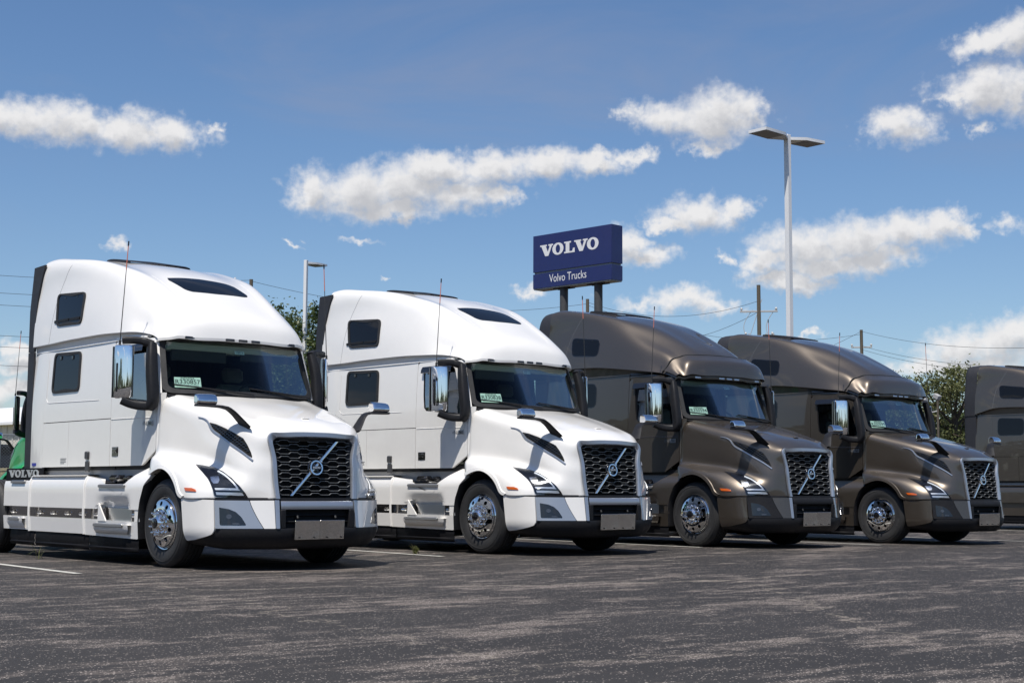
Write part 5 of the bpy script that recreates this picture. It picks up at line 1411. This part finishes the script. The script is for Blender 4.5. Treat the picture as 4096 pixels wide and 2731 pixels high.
# ------------------------------------------------------------------ the lot
def ground():
    ys = np.unique(np.concatenate([np.linspace(-30, 60, 181), np.array([-3000, -1000, -300, -100, -50, 80, 120, 300, 1000, 3000])]))
    xs = np.array([-3000, -1000, -300, -120, -60, -30, -15, -5, 0, 5, 10, 20, 40, 100, 300, 1000, 3000], float)
    A = np.array([[(x, y, float(gz(y)) if -60 < x < 60 else 0.0) for y in ys] for x in xs])
    o = obj('parking_lot', to_mesh('parking_lot', grid(A, flip=False), 'asphalt')); tag(o, None, None, None, 'structure')
ground()
def bay_line(x0, y0, x1, y1, w=.10):
    n = 30; t = np.linspace(0, 1, n); d = np.array([x1-x0, y1-y0]); d = d/np.linalg.norm(d); nx, ny = -d[1], d[0]
    A = np.array([[(x0+(x1-x0)*k+nx*w*s_, y0+(y1-y0)*k+ny*w*s_, float(gz(y0+(y1-y0)*k))+.005) for s_ in (-.5, .5)] for k in t])
    return obj('bay_line', to_mesh('bay_line%.1f' % y0, grid(A, flip=True), 'paint_line'))
for (a, lab) in (((-9, -2.05, .62, -2.45), 'white bay line on the near side of the first white truck'), ((-9, 3.35, .0, 2.88), 'white bay line between the two white trucks'), ((-9, 8.35, -.1, 8.0), 'white bay line between white and bronze trucks'), ((-9, 12.5, .3, 12.05), 'white bay line between the two front bronze trucks'), ((-9, 16.95, .6, 16.5), 'white bay line in the empty bay beyond the second bronze truck'), ((-9, 22.8, .6, 22.5), 'farthest white bay line beside the last bronze truck')):
    tag(bay_line(*a), lab, 'bay line', 'painted bay lines', 'structure')

TR = 'road tractors parked in a row'
def place(x, y, dz=0.0): return (x, y, float(gz(y)))
Truck('semi_truck', 'white sleeper truck nearest the camera, tag R330857, green truck behind it', place(0, 0), 0, 'paint_white', '860', TR, 'R330857', 'V1907', badge='860', seed=1)
Truck('semi_truck', 'second white sleeper truck, tag R330838, between white and bronze trucks', (-.212, 4.851, .034), .0131, 'paint_white', '860', TR, 'R330838', 'V1908', badge='860', seed=2)
Truck('semi_truck', 'bronze sleeper truck with tag R350594, right behind the second white truck', (-.330, 9.290, .027), -.0193, 'paint_bronze', '760', TR, 'R350594', 'V1910', label2='3958', letters=1, badge='760', trim='black', seed=3, date='08-26-2022')
Truck('semi_truck', 'bronze sleeper truck with tag R350599, second of the bronze trucks', (-.515, 14.311, -.029), .0138, 'paint_bronze', '760', TR, 'R350599', 'V1911', label2='3910', letters=2, badge='760', trim='black', seed=4, date='08-26-2022')
Truck('semi_truck', 'bronze sleeper truck cut off by the right edge, only its sleeper showing', (-1.4, 24.6, 0), 0.0, 'paint_bronze', '760', TR, None, None, badge='760', trim='black', seed=5)
Truck('semi_truck', 'green day-cab truck facing away behind the first white truck', (-12.45, 3.3, .03), math.pi, 'paint_green', 'daycab', None, None, None, trim='black', seed=6)

# ------------------------------------------------------------------ pylon sign
def sign():
    L = np.array([-26.40, 27.66]); R_ = np.array([-22.46, 27.95]); d = R_-L; w = np.linalg.norm(d); yaw = math.atan2(d[1], d[0])
    zt, zb = 10.42, 8.40
    t = thing('pylon_sign', 'dark blue dealer sign on two grey posts above the bronze truck', 'sign', (L[0], L[1], 0), yaw)
    h = zt-zb; zg = zt-h*.69; zg2 = zt-h*.725
    def P(name, g, m, parent=None): return obj(name, to_mesh('sign_'+name, g, m), parent or t)
    up = P('upper_panel', box(0, w, 0, .6, zg, zt, .006), 'sign_blue'); lo = P('lower_panel', box(0, w, 0, .6, zb+.01, zg2, .006), 'sign_blue')
    P('divider', box(.05, w-.05, .04, .56, zg2-.02, zg+.02), 'sign_grey'); P('soffit', box(.02, w-.02, .02, .58, zb-.03, zb+.008), 'sign_under')
    g, ww = slab_word(.43, .004, lambda u, v, k: (u, -.002-k, v)); k = .755*w/ww
    P('panel_name', (np.asarray(g[0])*np.array([k, 1, 1])+np.array([.095*w, 0, zt-.825]), g[1]), 'sign_white', up)
    P_, F = text_geo('Volvo Trucks', 1.0, .0); P_ = P_.copy(); P_[:, 0] -= P_[:, 0].min(); sx = .475*w/P_[:, 0].max(); sz = .30/.70
    P('panel_text', (np.array([(.215*w+u*sx, -.003, zb+.19+v*sz) for u, v in P_]), F), 'sign_white', lo)
    for fx in (.335, .77):
        po = obj('post', to_mesh('sign_post', lathe([(.155, 0), (.155, zb-.03)], 28, 'z'), 'post_grey'), t); po.location = (fx*w, .30, 0)
        br = obj('bracket', to_mesh('sign_bracket', join(box(-.42, .42, .10, .16, -.07, -.035), box(-.42, .42, -.16, -.10, -.07, -.035)), 'chassis'), po); br.location = (0, 0, zb)
sign()
# ------------------------------------------------------------------ lot lights
def lot_light(loc, h, heads, label):
    t = thing('lot_light', label, 'light pole', loc, 0, 'white square lot lights')
    obj('pole', to_mesh('lamp_pole', join(xform(box(-.066, .066, -.066, .066, 0, 10.0, .006), np.array(Matrix.Rotation(rad(0), 3, 'Z'))), box(-.15, .15, -.15, .15, 0, .03, .01)), 'pole_white'), t)
    for sg in heads:
        c = [(-.07, .06), (.07, .06), (.29, .42), (.29, 1.18), (-.29, 1.18), (-.29, .42)]
        g = extrude2d([[(x, y) for x, y in c]], .075, lambda u, v, k: (u, v*sg, 9.86+k+.03*v))
        hd = obj('head', to_mesh('lamp_head%d' % sg, g, 'pole_white'), t)
        g2 = extrude2d([[(-.25, .48), (.25, .48), (.25, 1.13), (-.25, 1.13)]], .012, lambda u, v, k: (u, v*sg, 9.846+k+.03*v))
        obj('lens_panel', to_mesh('lamp_lens%d' % sg, g2, 'lamp_under'), hd)
    return t
lot_light((-8.46, 20.57, 0), 10, (1, -1), 'tall white lot light with two flat heads')
lot_light((-34.9, 23.0, 0), 10, (1,), 'white lot light with one flat head between the white trucks').rotation_euler = (0, 0, rad(26))

# ------------------------------------------------------------------ utility poles and wires
POLES = {}
def along(px, D, z=0.0): return np.array([CAM_POS[0]+D*px[0], CAM_POS[1]+D*px[1], z])
def util_pole(key, dirv, D, ztop, label, kind):
    b = along(dirv, D); t = thing('utility_pole', label, 'utility pole', tuple(b), 0, 'wooden utility poles')
    h = ztop
    obj('mast', to_mesh('mast%.1f' % h, tube([(0, 0, 0), (.03, 0, h*.5), (0, 0, h)], [.15, .125, .105], 12), 'wood_pole'), t)
    yaw = math.atan2(dirv[1], dirv[0])+math.pi/2; ca, sa = math.cos(yaw), math.sin(yaw)
    def arm(z, l, nm):
        a = obj('crossarm', to_mesh('crossarm%.1f%s' % (l, nm), join(box(-l, l, -.05, .05, -.05, .05, .01)), 'insulator'), t); a.location = (0, 0, z); a.rotation_euler = (0, 0, yaw)
        for x in ((-l*.92, l*.92)):
            i = obj('insulator', to_mesh('insul', lathe([(.03, 0), (.07, .03), (.04, .06), (.08, .10), (.05, .16), (.0005, .2)], 10, 'z'), 'insulator'), a); i.location = (x, 0, .05)
    if kind == 'big':
        arm(h-1.5, 1.05, ''); arm(h-2.9, .8, 'b'); arm(h-4.5, .75, 'c')
        for x in (-.8, -.4, .55):
            f = obj('fuse', to_mesh('fuse', join(tube([(0, 0, .25), (.04, 0, -.1)], .05, 8), tube([(.04, 0, -.1), (.1, 0, -.3)], .02, 6)), 'insulator'), t); f.location = (x*ca, x*sa, h-2.9-.1)
        obj('jumper', to_mesh('jumper', join(*[tube(curve([(x0*ca, x0*sa, h-1.4), ((x0+.5)*ca, (x0+.5)*sa, h-2.4), (x0*ca, x0*sa, h-3.4)], 6), .018, 5) for x0 in (-.9, .35)], tube([(.15, .1, h-.8), (1.0*ca, 1.0*sa, h-4.4)], .02, 5)), 'insulator'), t)
    elif kind == 'arm':
        obj('bracket', to_mesh('pbr', tube([(0, 0, h-.5), (.9*ca, .9*sa, h-.1)], .03, 6), 'insulator'), t)
        i = obj('insulator', to_mesh('insul', None, 'insulator'), t); i.location = (.9*ca, .9*sa, h-.1)
    else:
        arm(h-1.2, .7, 's')
    POLES[key] = (b, h, np.array([ca, sa]))
util_pole('big', (-.64343, .76550), 85, 12.44, 'wooden utility pole with three crossarms left of the tall lot light', 'big')
util_pole('thin', (-.59148, .80632), 105, 11.9, 'bare thin utility pole above the second bronze truck', 'small')
util_pole('left', (-.86131, .50807), 85, 12.6, 'utility pole top showing over the first white truck roof', 'arm')
util_pole('mid', (-.72625, .68743), 95, 13.0, 'utility pole hidden behind the right post of the blue sign', 'small')
NW = [0]
def wire(a, b, sag, label, r=.0115):
    a = np.array(a, float); b = np.array(b, float); t = np.linspace(0, 1, 25)
    P = a+(b-a)*t[:, None]; P[:, 2] -= sag*4*t*(1-t); NW[0] += 1
    o = obj('power_line', to_mesh('power_line%d' % NW[0], tube(P, r, 5), 'wire')); tag(o, label, 'power line', 'overhead power lines')
def pt(k, z): b, h, d = POLES[k]; return (b[0], b[1], h+z)
far_l = along((-.955, .297), 85)
for z, nm in ((-.05, 'topmost'), (-1.0, 'second'), (-1.65, 'third'), (-3.3, 'fourth'), (-3.9, 'fifth'), (-4.9, 'lowest')):
    wire((far_l[0], far_l[1], 12.55+z), pt('left', z), .35, '%s wire left of the first white truck roof' % nm)
wire(pt('left', -.1), pt('mid', -.3), 1.0, 'upper wire running down past the single-head lot light')
wire(pt('left', -2.3), pt('mid', -3.0), 1.0, 'lower wire crossing the trees between the white trucks')
wire(pt('left', -4.8), pt('mid', -5.6), .8, 'lowest wire in front of the trees between the white trucks', .012)
wire(pt('mid', -.2), pt('big', -.9), .9, 'wire from the blue sign posts up to the three-arm pole')
wire(pt('mid', -.4), pt('thin', -.3), 1.2, 'long sagging wire over the first bronze truck to the thin pole')
wire(pt('big', -1.5), pt('mid', -1.6), 1.4, 'middle wire left of the three-arm pole')
wire(pt('big', -2.9), pt('mid', -2.4), 1.5, 'lower wire left of the three-arm pole')
far_r = along((-.44, .898), 70)
wire(pt('big', -4.8), pt('thin', -.1), .25, 'wire from the three-arm pole to the thin pole')
wire(pt('thin', -.1), (far_r[0], far_r[1], 7.6), .8, 'upper wire crossing the cloud on the right')
wire(pt('thin', -1.1), (far_r[0], far_r[1], 6.6), .8, 'middle wire crossing the cloud on the right')
wire(pt('thin', -1.35), (far_r[0], far_r[1], 6.3), .8, 'lower wire crossing the cloud on the right')

def flood_pole():
    b = along((-.5529, .83325), 66); t = thing('floodlight_pole', 'short wooden pole with two floodlights in front of the right trees', 'floodlight', tuple(b))
    obj('mast', to_mesh('fl_mast', tube([(0, 0, 0), (0, 0, 4.75)], [.055, .045], 10), 'wood_pole'), t)
    obj('floodlight', to_mesh('fl_a', xform(box(-.14, .14, -.12, .12, -.10, .10, .02), np.array(Matrix.Rotation(.5, 3, 'Y'))), 'lamp_under'), t).location = (-.05, .05, 4.9)
    obj('floodlight', to_mesh('fl_b', xform(box(-.12, .12, -.10, .10, -.12, .12, .02), np.array(Matrix.Rotation(.9, 3, 'X'))), 'lamp_under'), t).location = (-.36, -.42, 4.75)
    obj('arm', to_mesh('fl_c', tube(curve([(0, 0, 4.3), (-.2, -.25, 4.25), (-.36, -.42, 4.6)], 6), .025, 6), 'insulator'), t)
flood_pole()

# ------------------------------------------------------------------ trees
def tree(loc, h, rx, label, leaf, seed, dens=1.0, base=.22, sparse=0.0):
    dens *= .72
    rg = np.random.default_rng(seed)
    t = thing('tree', label, 'tree', loc, rg.uniform(0, 6), 'trees beyond the lot')
    limbs = [tube(curve([(0, 0, 0), (.1, 0, h*.25), (-.05, .1, h*.5), (0, 0, h*.78)], 5), np.linspace(.22, .05, 16), 9)]
    tips = []
    nl = 15
    for i in range(nl):
        z0 = h*rg.uniform(.22, .7); a = rg.uniform(0, 2*math.pi); r = rx*rg.uniform(.55, .98)*(1-.45*max(0, z0/h-.45)/.5); z1 = min(h*.97, z0+h*rg.uniform(.12, .36))
        e = np.array((r*math.cos(a), r*math.sin(a), z1)); m = np.array((e[0]*.45, e[1]*.45, z0+(z1-z0)*.35))
        limbs.append(tube(curve([(0, 0, z0), m, e], 5), np.linspace(.085, .015, 11), 6)); tips += [e, m*.4+e*.6]
        for q in range(2):
            e2 = e*.75+m*.25+rg.normal(0, .22, 3)*rx*.9; limbs.append(tube([m*.5+e*.5, e2], [.03, .008], 5)); tips.append(e2)
    tips.append(np.array((0, 0, h*.93)))
    obj('trunk', to_mesh('trunk%d' % seed, join(*limbs), 'bark'), t)
    V = []; 
    ncl = int(210*dens)
    C = []
    for i in range(ncl):
        b = tips[rg.integers(len(tips))]; c = b+rg.normal(0, .15, 3)*np.array([rx, rx, h*.42])
        if c[2] < h*base: c[2] = h*base+rg.uniform(0, .4)
        c[2] = min(c[2], h*.985)
        C.append(c)
    sz = .062
    allv = []
    for c in C:
        n = int(rg.integers(60, 120)); cr_ = rg.uniform(.20, .42)*(rx/2.5)**.5
        p = c+rg.normal(0, 1, (n, 3))*np.array([cr_, cr_, cr_*.62])
        nrm = rg.normal(0, 1, (n, 3))+np.array([0, 0, .7]); nrm /= np.linalg.norm(nrm, axis=1)[:, None]
        a = np.cross(nrm, rg.normal(0, 1, (n, 3))); a /= np.linalg.norm(a, axis=1)[:, None]; b_ = np.cross(nrm, a)
        s_ = (sz*rg.uniform(.6, 1.35, n))[:, None]
        allv.append(np.stack([p-a*s_*1.25, p+b_*s_*.6, p+a*s_*1.25, p-b_*s_*.6], 1))
    A = np.concatenate(allv); v = A.reshape(-1, 3); f = [(4*i, 4*i+1, 4*i+2, 4*i+3) for i in range(len(A))]
    cr = obj('crown', to_mesh('crown%d' % seed, (v, f), leaf, smooth=False), t); cr['kind'] = 'stuff'
def px_dir(x, y=1900):
    d = cf+cr*((x-2048)/5982.08)+cu*((1365.5-y)/5982.08); return d/np.hypot(d[0], d[1])
def T_at(x, ytop, D, rx, *a, **k):
    d = px_dir(x, ytop); h = CAM_POS[2]+D*d[2]; b = along(d, D); tree((b[0], b[1], 0), h, rx, *a, **k)
T_at(1215, 1236, 62, 2.6, 'round green tree behind the one-headed lot light', 'leaf_dark', 11, 1.6, .12)
T_at(1105, 1330, 66, 2.4, 'green tree seen through the first white truck windshield', 'leaf_dark', 12, 1.3, .12)
T_at(1330, 1330, 72, 2.4, 'green tree mostly hidden behind the second white truck', 'leaf_dark', 13, 1.0, .12)
T_at(3560, 1530, 78, 2.4, 'tree seen through the second bronze truck windshield', 'leaf_light', 14, .8, .1)
T_at(3690, 1462, 74, 2.3, 'tall loose tree left of the floodlight pole', 'leaf_light', 15, .62, .12)
T_at(3815, 1485, 72, 2.2, 'slim tree touching the last bronze sleeper', 'leaf_light', 16, .62, .12)
T_at(3760, 1700, 72, 1.7, 'low bushy tree behind the floodlight pole', 'leaf_light', 17, 1.3, .08)
T_at(3880, 1640, 78, 2.0, 'tree hidden behind the last bronze sleeper', 'leaf_dark', 18, .9, .1)

# ------------------------------------------------------------------ far side of the lot
def bank():
    th = np.linspace(rad(100), rad(185), 60); rg = np.random.default_rng(3)
    A = []
    for i, a in enumerate(th):
        n = .25*math.sin(i*1.3)+.2*math.sin(i*.47)
        A.append([(CAM_POS[0]+D*math.cos(a), CAM_POS[1]+D*math.sin(a), z+(n if z > .5 else 0)) for D, z in ((80, .01), (84, .5), (90, 1.5), (100, 1.9), (140, 2.1), (260, 2.2))])
    tag(obj('grass_bank', to_mesh('grass_bank', grid(np.array(A)), 'dry_grass')), None, None, None, 'structure')
bank()
def far_wood():
    rg = np.random.default_rng(5); n = 42000
    a = rg.uniform(0, 2*math.pi, n); m = (a > rad(95)) & (a < rad(185)); a = a[~m]; n = len(a)
    prof = 6.5+2.0*np.sin(a*9)+1.4*np.sin(a*23+1)+.9*np.sin(a*57+2)
    near = ((a < rad(60)) | (a > rad(200))); R = np.where(near, rg.uniform(62, 76, n), rg.uniform(150, 165, n)); z = prof*rg.uniform(0, 1, n)**.7*np.where(near, .95, 1)
    p = np.column_stack([CAM_POS[0]*near+R*np.cos(a), CAM_POS[1]*near+R*np.sin(a), z])
    nr = rg.normal(0, 1, (n, 3)); nr /= np.linalg.norm(nr, axis=1)[:, None]; e = np.cross(nr, rg.normal(0, 1, (n, 3))); e /= np.linalg.norm(e, axis=1)[:, None]; b = np.cross(nr, e)
    s_ = (rg.uniform(.5, 1.1, n)*np.where(near, .62, 1))[:, None]
    A = np.stack([p-e*s_, p+b*s_*.7, p+e*s_, p-b*s_*.7], 1)
    o = obj('far_wood', to_mesh('far_wood', (A.reshape(-1, 3), [(4*i, 4*i+1, 4*i+2, 4*i+3) for i in range(n)]), 'leaf_dark', smooth=False))
    tag(o, 'distant belt of trees all round the lot', 'trees', None, 'stuff')
far_wood()
def warehouse():
    d = px_dir(20, 1700); b = along(d, 118); t = thing('warehouse', 'cream metal warehouse beyond the fence at the left edge', 'building', (b[0], b[1], 1.5), rad(10))
    def P(n, g, m, p=None): return obj(n, to_mesh('wh_'+n, g, m), p or t)
    w = P('wall', box(-25, 25, 0, 14, 0, 4.0), 'wall_cream')
    for i in range(60):
        r = obj('wall_rib', to_mesh('wh_rib', box(-.05, .05, -.06, .0, 0, 3.98), 'wall_shade'), w); r.location = (-24.6+i*.83, 0, 0)
    P('roof', extrude2d([[(-.5, 3.95), (-.5, 4.15), (7, 5.9), (14.5, 4.15), (14.5, 3.95)]], 50.6, lambda u, v, k: (-25.3+k, u, v)), 'sign_white')
    P('roof_vent', join(box(1.9, 3.5, 2.0, 3.4, 4.3, 5.3, .05), box(1.7, 3.7, 1.8, 3.6, 5.3, 5.5, .05)), 'roof_rust')
warehouse()
def fence():
    d0, d1 = px_dir(-260, 1722), px_dir(140, 1722); D = 62
    a, b = along(d0, D), along(d1, D); L = np.linalg.norm(b-a); u = (b-a)/L; yaw = math.atan2(u[1], u[0])
    t = thing('chain_link_fence', 'grey chain-link fence left of the green truck', 'fence', (a[0], a[1], 0), yaw)
    H = 2.95
    for i in range(int(L/2.4)+2):
        p = obj('post', to_mesh('fence_post', tube([(0, 0, 0), (0, 0, H)], .035, 8), 'fence_wire'), t); p.location = (i*2.4, 0, 0)
    for z in (.1, H-.03):
        r = obj('rail', to_mesh('fence_rail', tube([(0, 0, 0), (L+2.4, 0, 0)], .028, 6), 'fence_wire'), t); r.location = (0, 0, z)
    gs = []; s_ = .12
    for k in np.arange(-H, L+2.4, s_):
        for sg in (1, -1):
            x0, x1 = k, k+H; gs.append(tube([(x0, .02*sg, 0 if sg > 0 else H), (x1, .02*sg, H if sg > 0 else 0)], .0045, 3, cap=False))
    m = obj('mesh', to_mesh('fence_mesh', join(*gs), 'fence_wire', smooth=False), t); m['kind'] = 'stuff'
fence()
def suv():
    d = px_dir(12, 1745); b = along(d, 92); t = thing('parked_car', 'dark blue car behind the fence at the left edge', 'car', (b[0], b[1], 1.62), rad(75))
    def P(n, g, m, p=None): return obj(n, to_mesh('car_'+n, g, m), p or t)
    body = [(-2.3, .35), (-2.35, .8), (-2.2, 1.0), (-1.2, 1.05), (1.3, 1.02), (2.2, .9), (2.35, .6), (2.3, .35)]
    cab = [(-2.2, 1.0), (-1.95, 1.6), (-1.2, 1.72), (.3, 1.70), (1.25, 1.05)]
    bd = P('body', extrude2d([body], 1.8, lambda u, v, k: (u, k-.9, v)), 'dark_car'); P('cabin', extrude2d([cab], 1.5, lambda u, v, k: (u, k-.75, v)), 'dark_car')
    P('side_window', join(*[box(-1.8, .7, y-.01, y+.01, 1.1, 1.55) for y in (-.76, .76)]), 'sleeper_glass')
    P('rear_window', xform(box(-.02, .02, -.65, .65, -.22, .22), np.array(Matrix.Rotation(.4, 3, 'Y')), (-2.12, 0, 1.35)), 'sleeper_glass')
    for y in (-.8, .8): obj('tail_lamp', to_mesh('car_tail', box(-2.40, -2.2, -.12, .12, .78, 1.0, .02), 'red_lamp'), t).location = (0, y, 0)
    for x in (-1.4, 1.4):
        for y in (-.8, .8): obj('wheel', to_mesh('car_wheel', lathe([(.0005, .11), (.22, .11), (.34, .08), (.34, -.08), (.22, -.11)], 20), 'tyre_rubber'), t).location = (x, y, .34)
suv()
def weed(x, y, s_, n, label, seed):
    rg = np.random.default_rng(seed); V = []; F = []
    for i in range(n):
        a = rg.uniform(0, 6.28); l = s_*rg.uniform(.5, 1.1); r = rg.uniform(.0, s_*.5); b = np.array((r*math.cos(a)*.3, r*math.sin(a)*.3, 0)); e = b+np.array((r*math.cos(a), r*math.sin(a), l)); m = (b+e)/2+np.array((0, 0, l*.15)); w = np.array((-math.sin(a), math.cos(a), 0))*.006
        o = len(V); V += [b-w, b+w, m+w*1.3, m-w*1.3, e]; F += [(o, o+1, o+2, o+3), (o+3, o+2, o+4)]
        for q in range(3):
            c = b+(e-b)*rg.uniform(.3, 1); dv = rg.normal(0, .022, 3); o = len(V); V += [c, c+dv+np.array((.008, 0, 0)), c+dv*1.8, c+dv-np.array((.008, 0, 0))]; F.append((o, o+1, o+2, o+3))
    t = obj('weed', to_mesh('weed%d' % seed, (np.array(V), F), 'weed', smooth=False), loc=(x, y, float(gz(y)))); tag(t, label, 'weed')
weed(-.75, 3.0, .10, 34, 'small green weed in the asphalt beside the second white truck wheel', 1)
weed(-2.75, -1.45, .16, 5, 'thin dry weed below the first white truck skirt', 2)
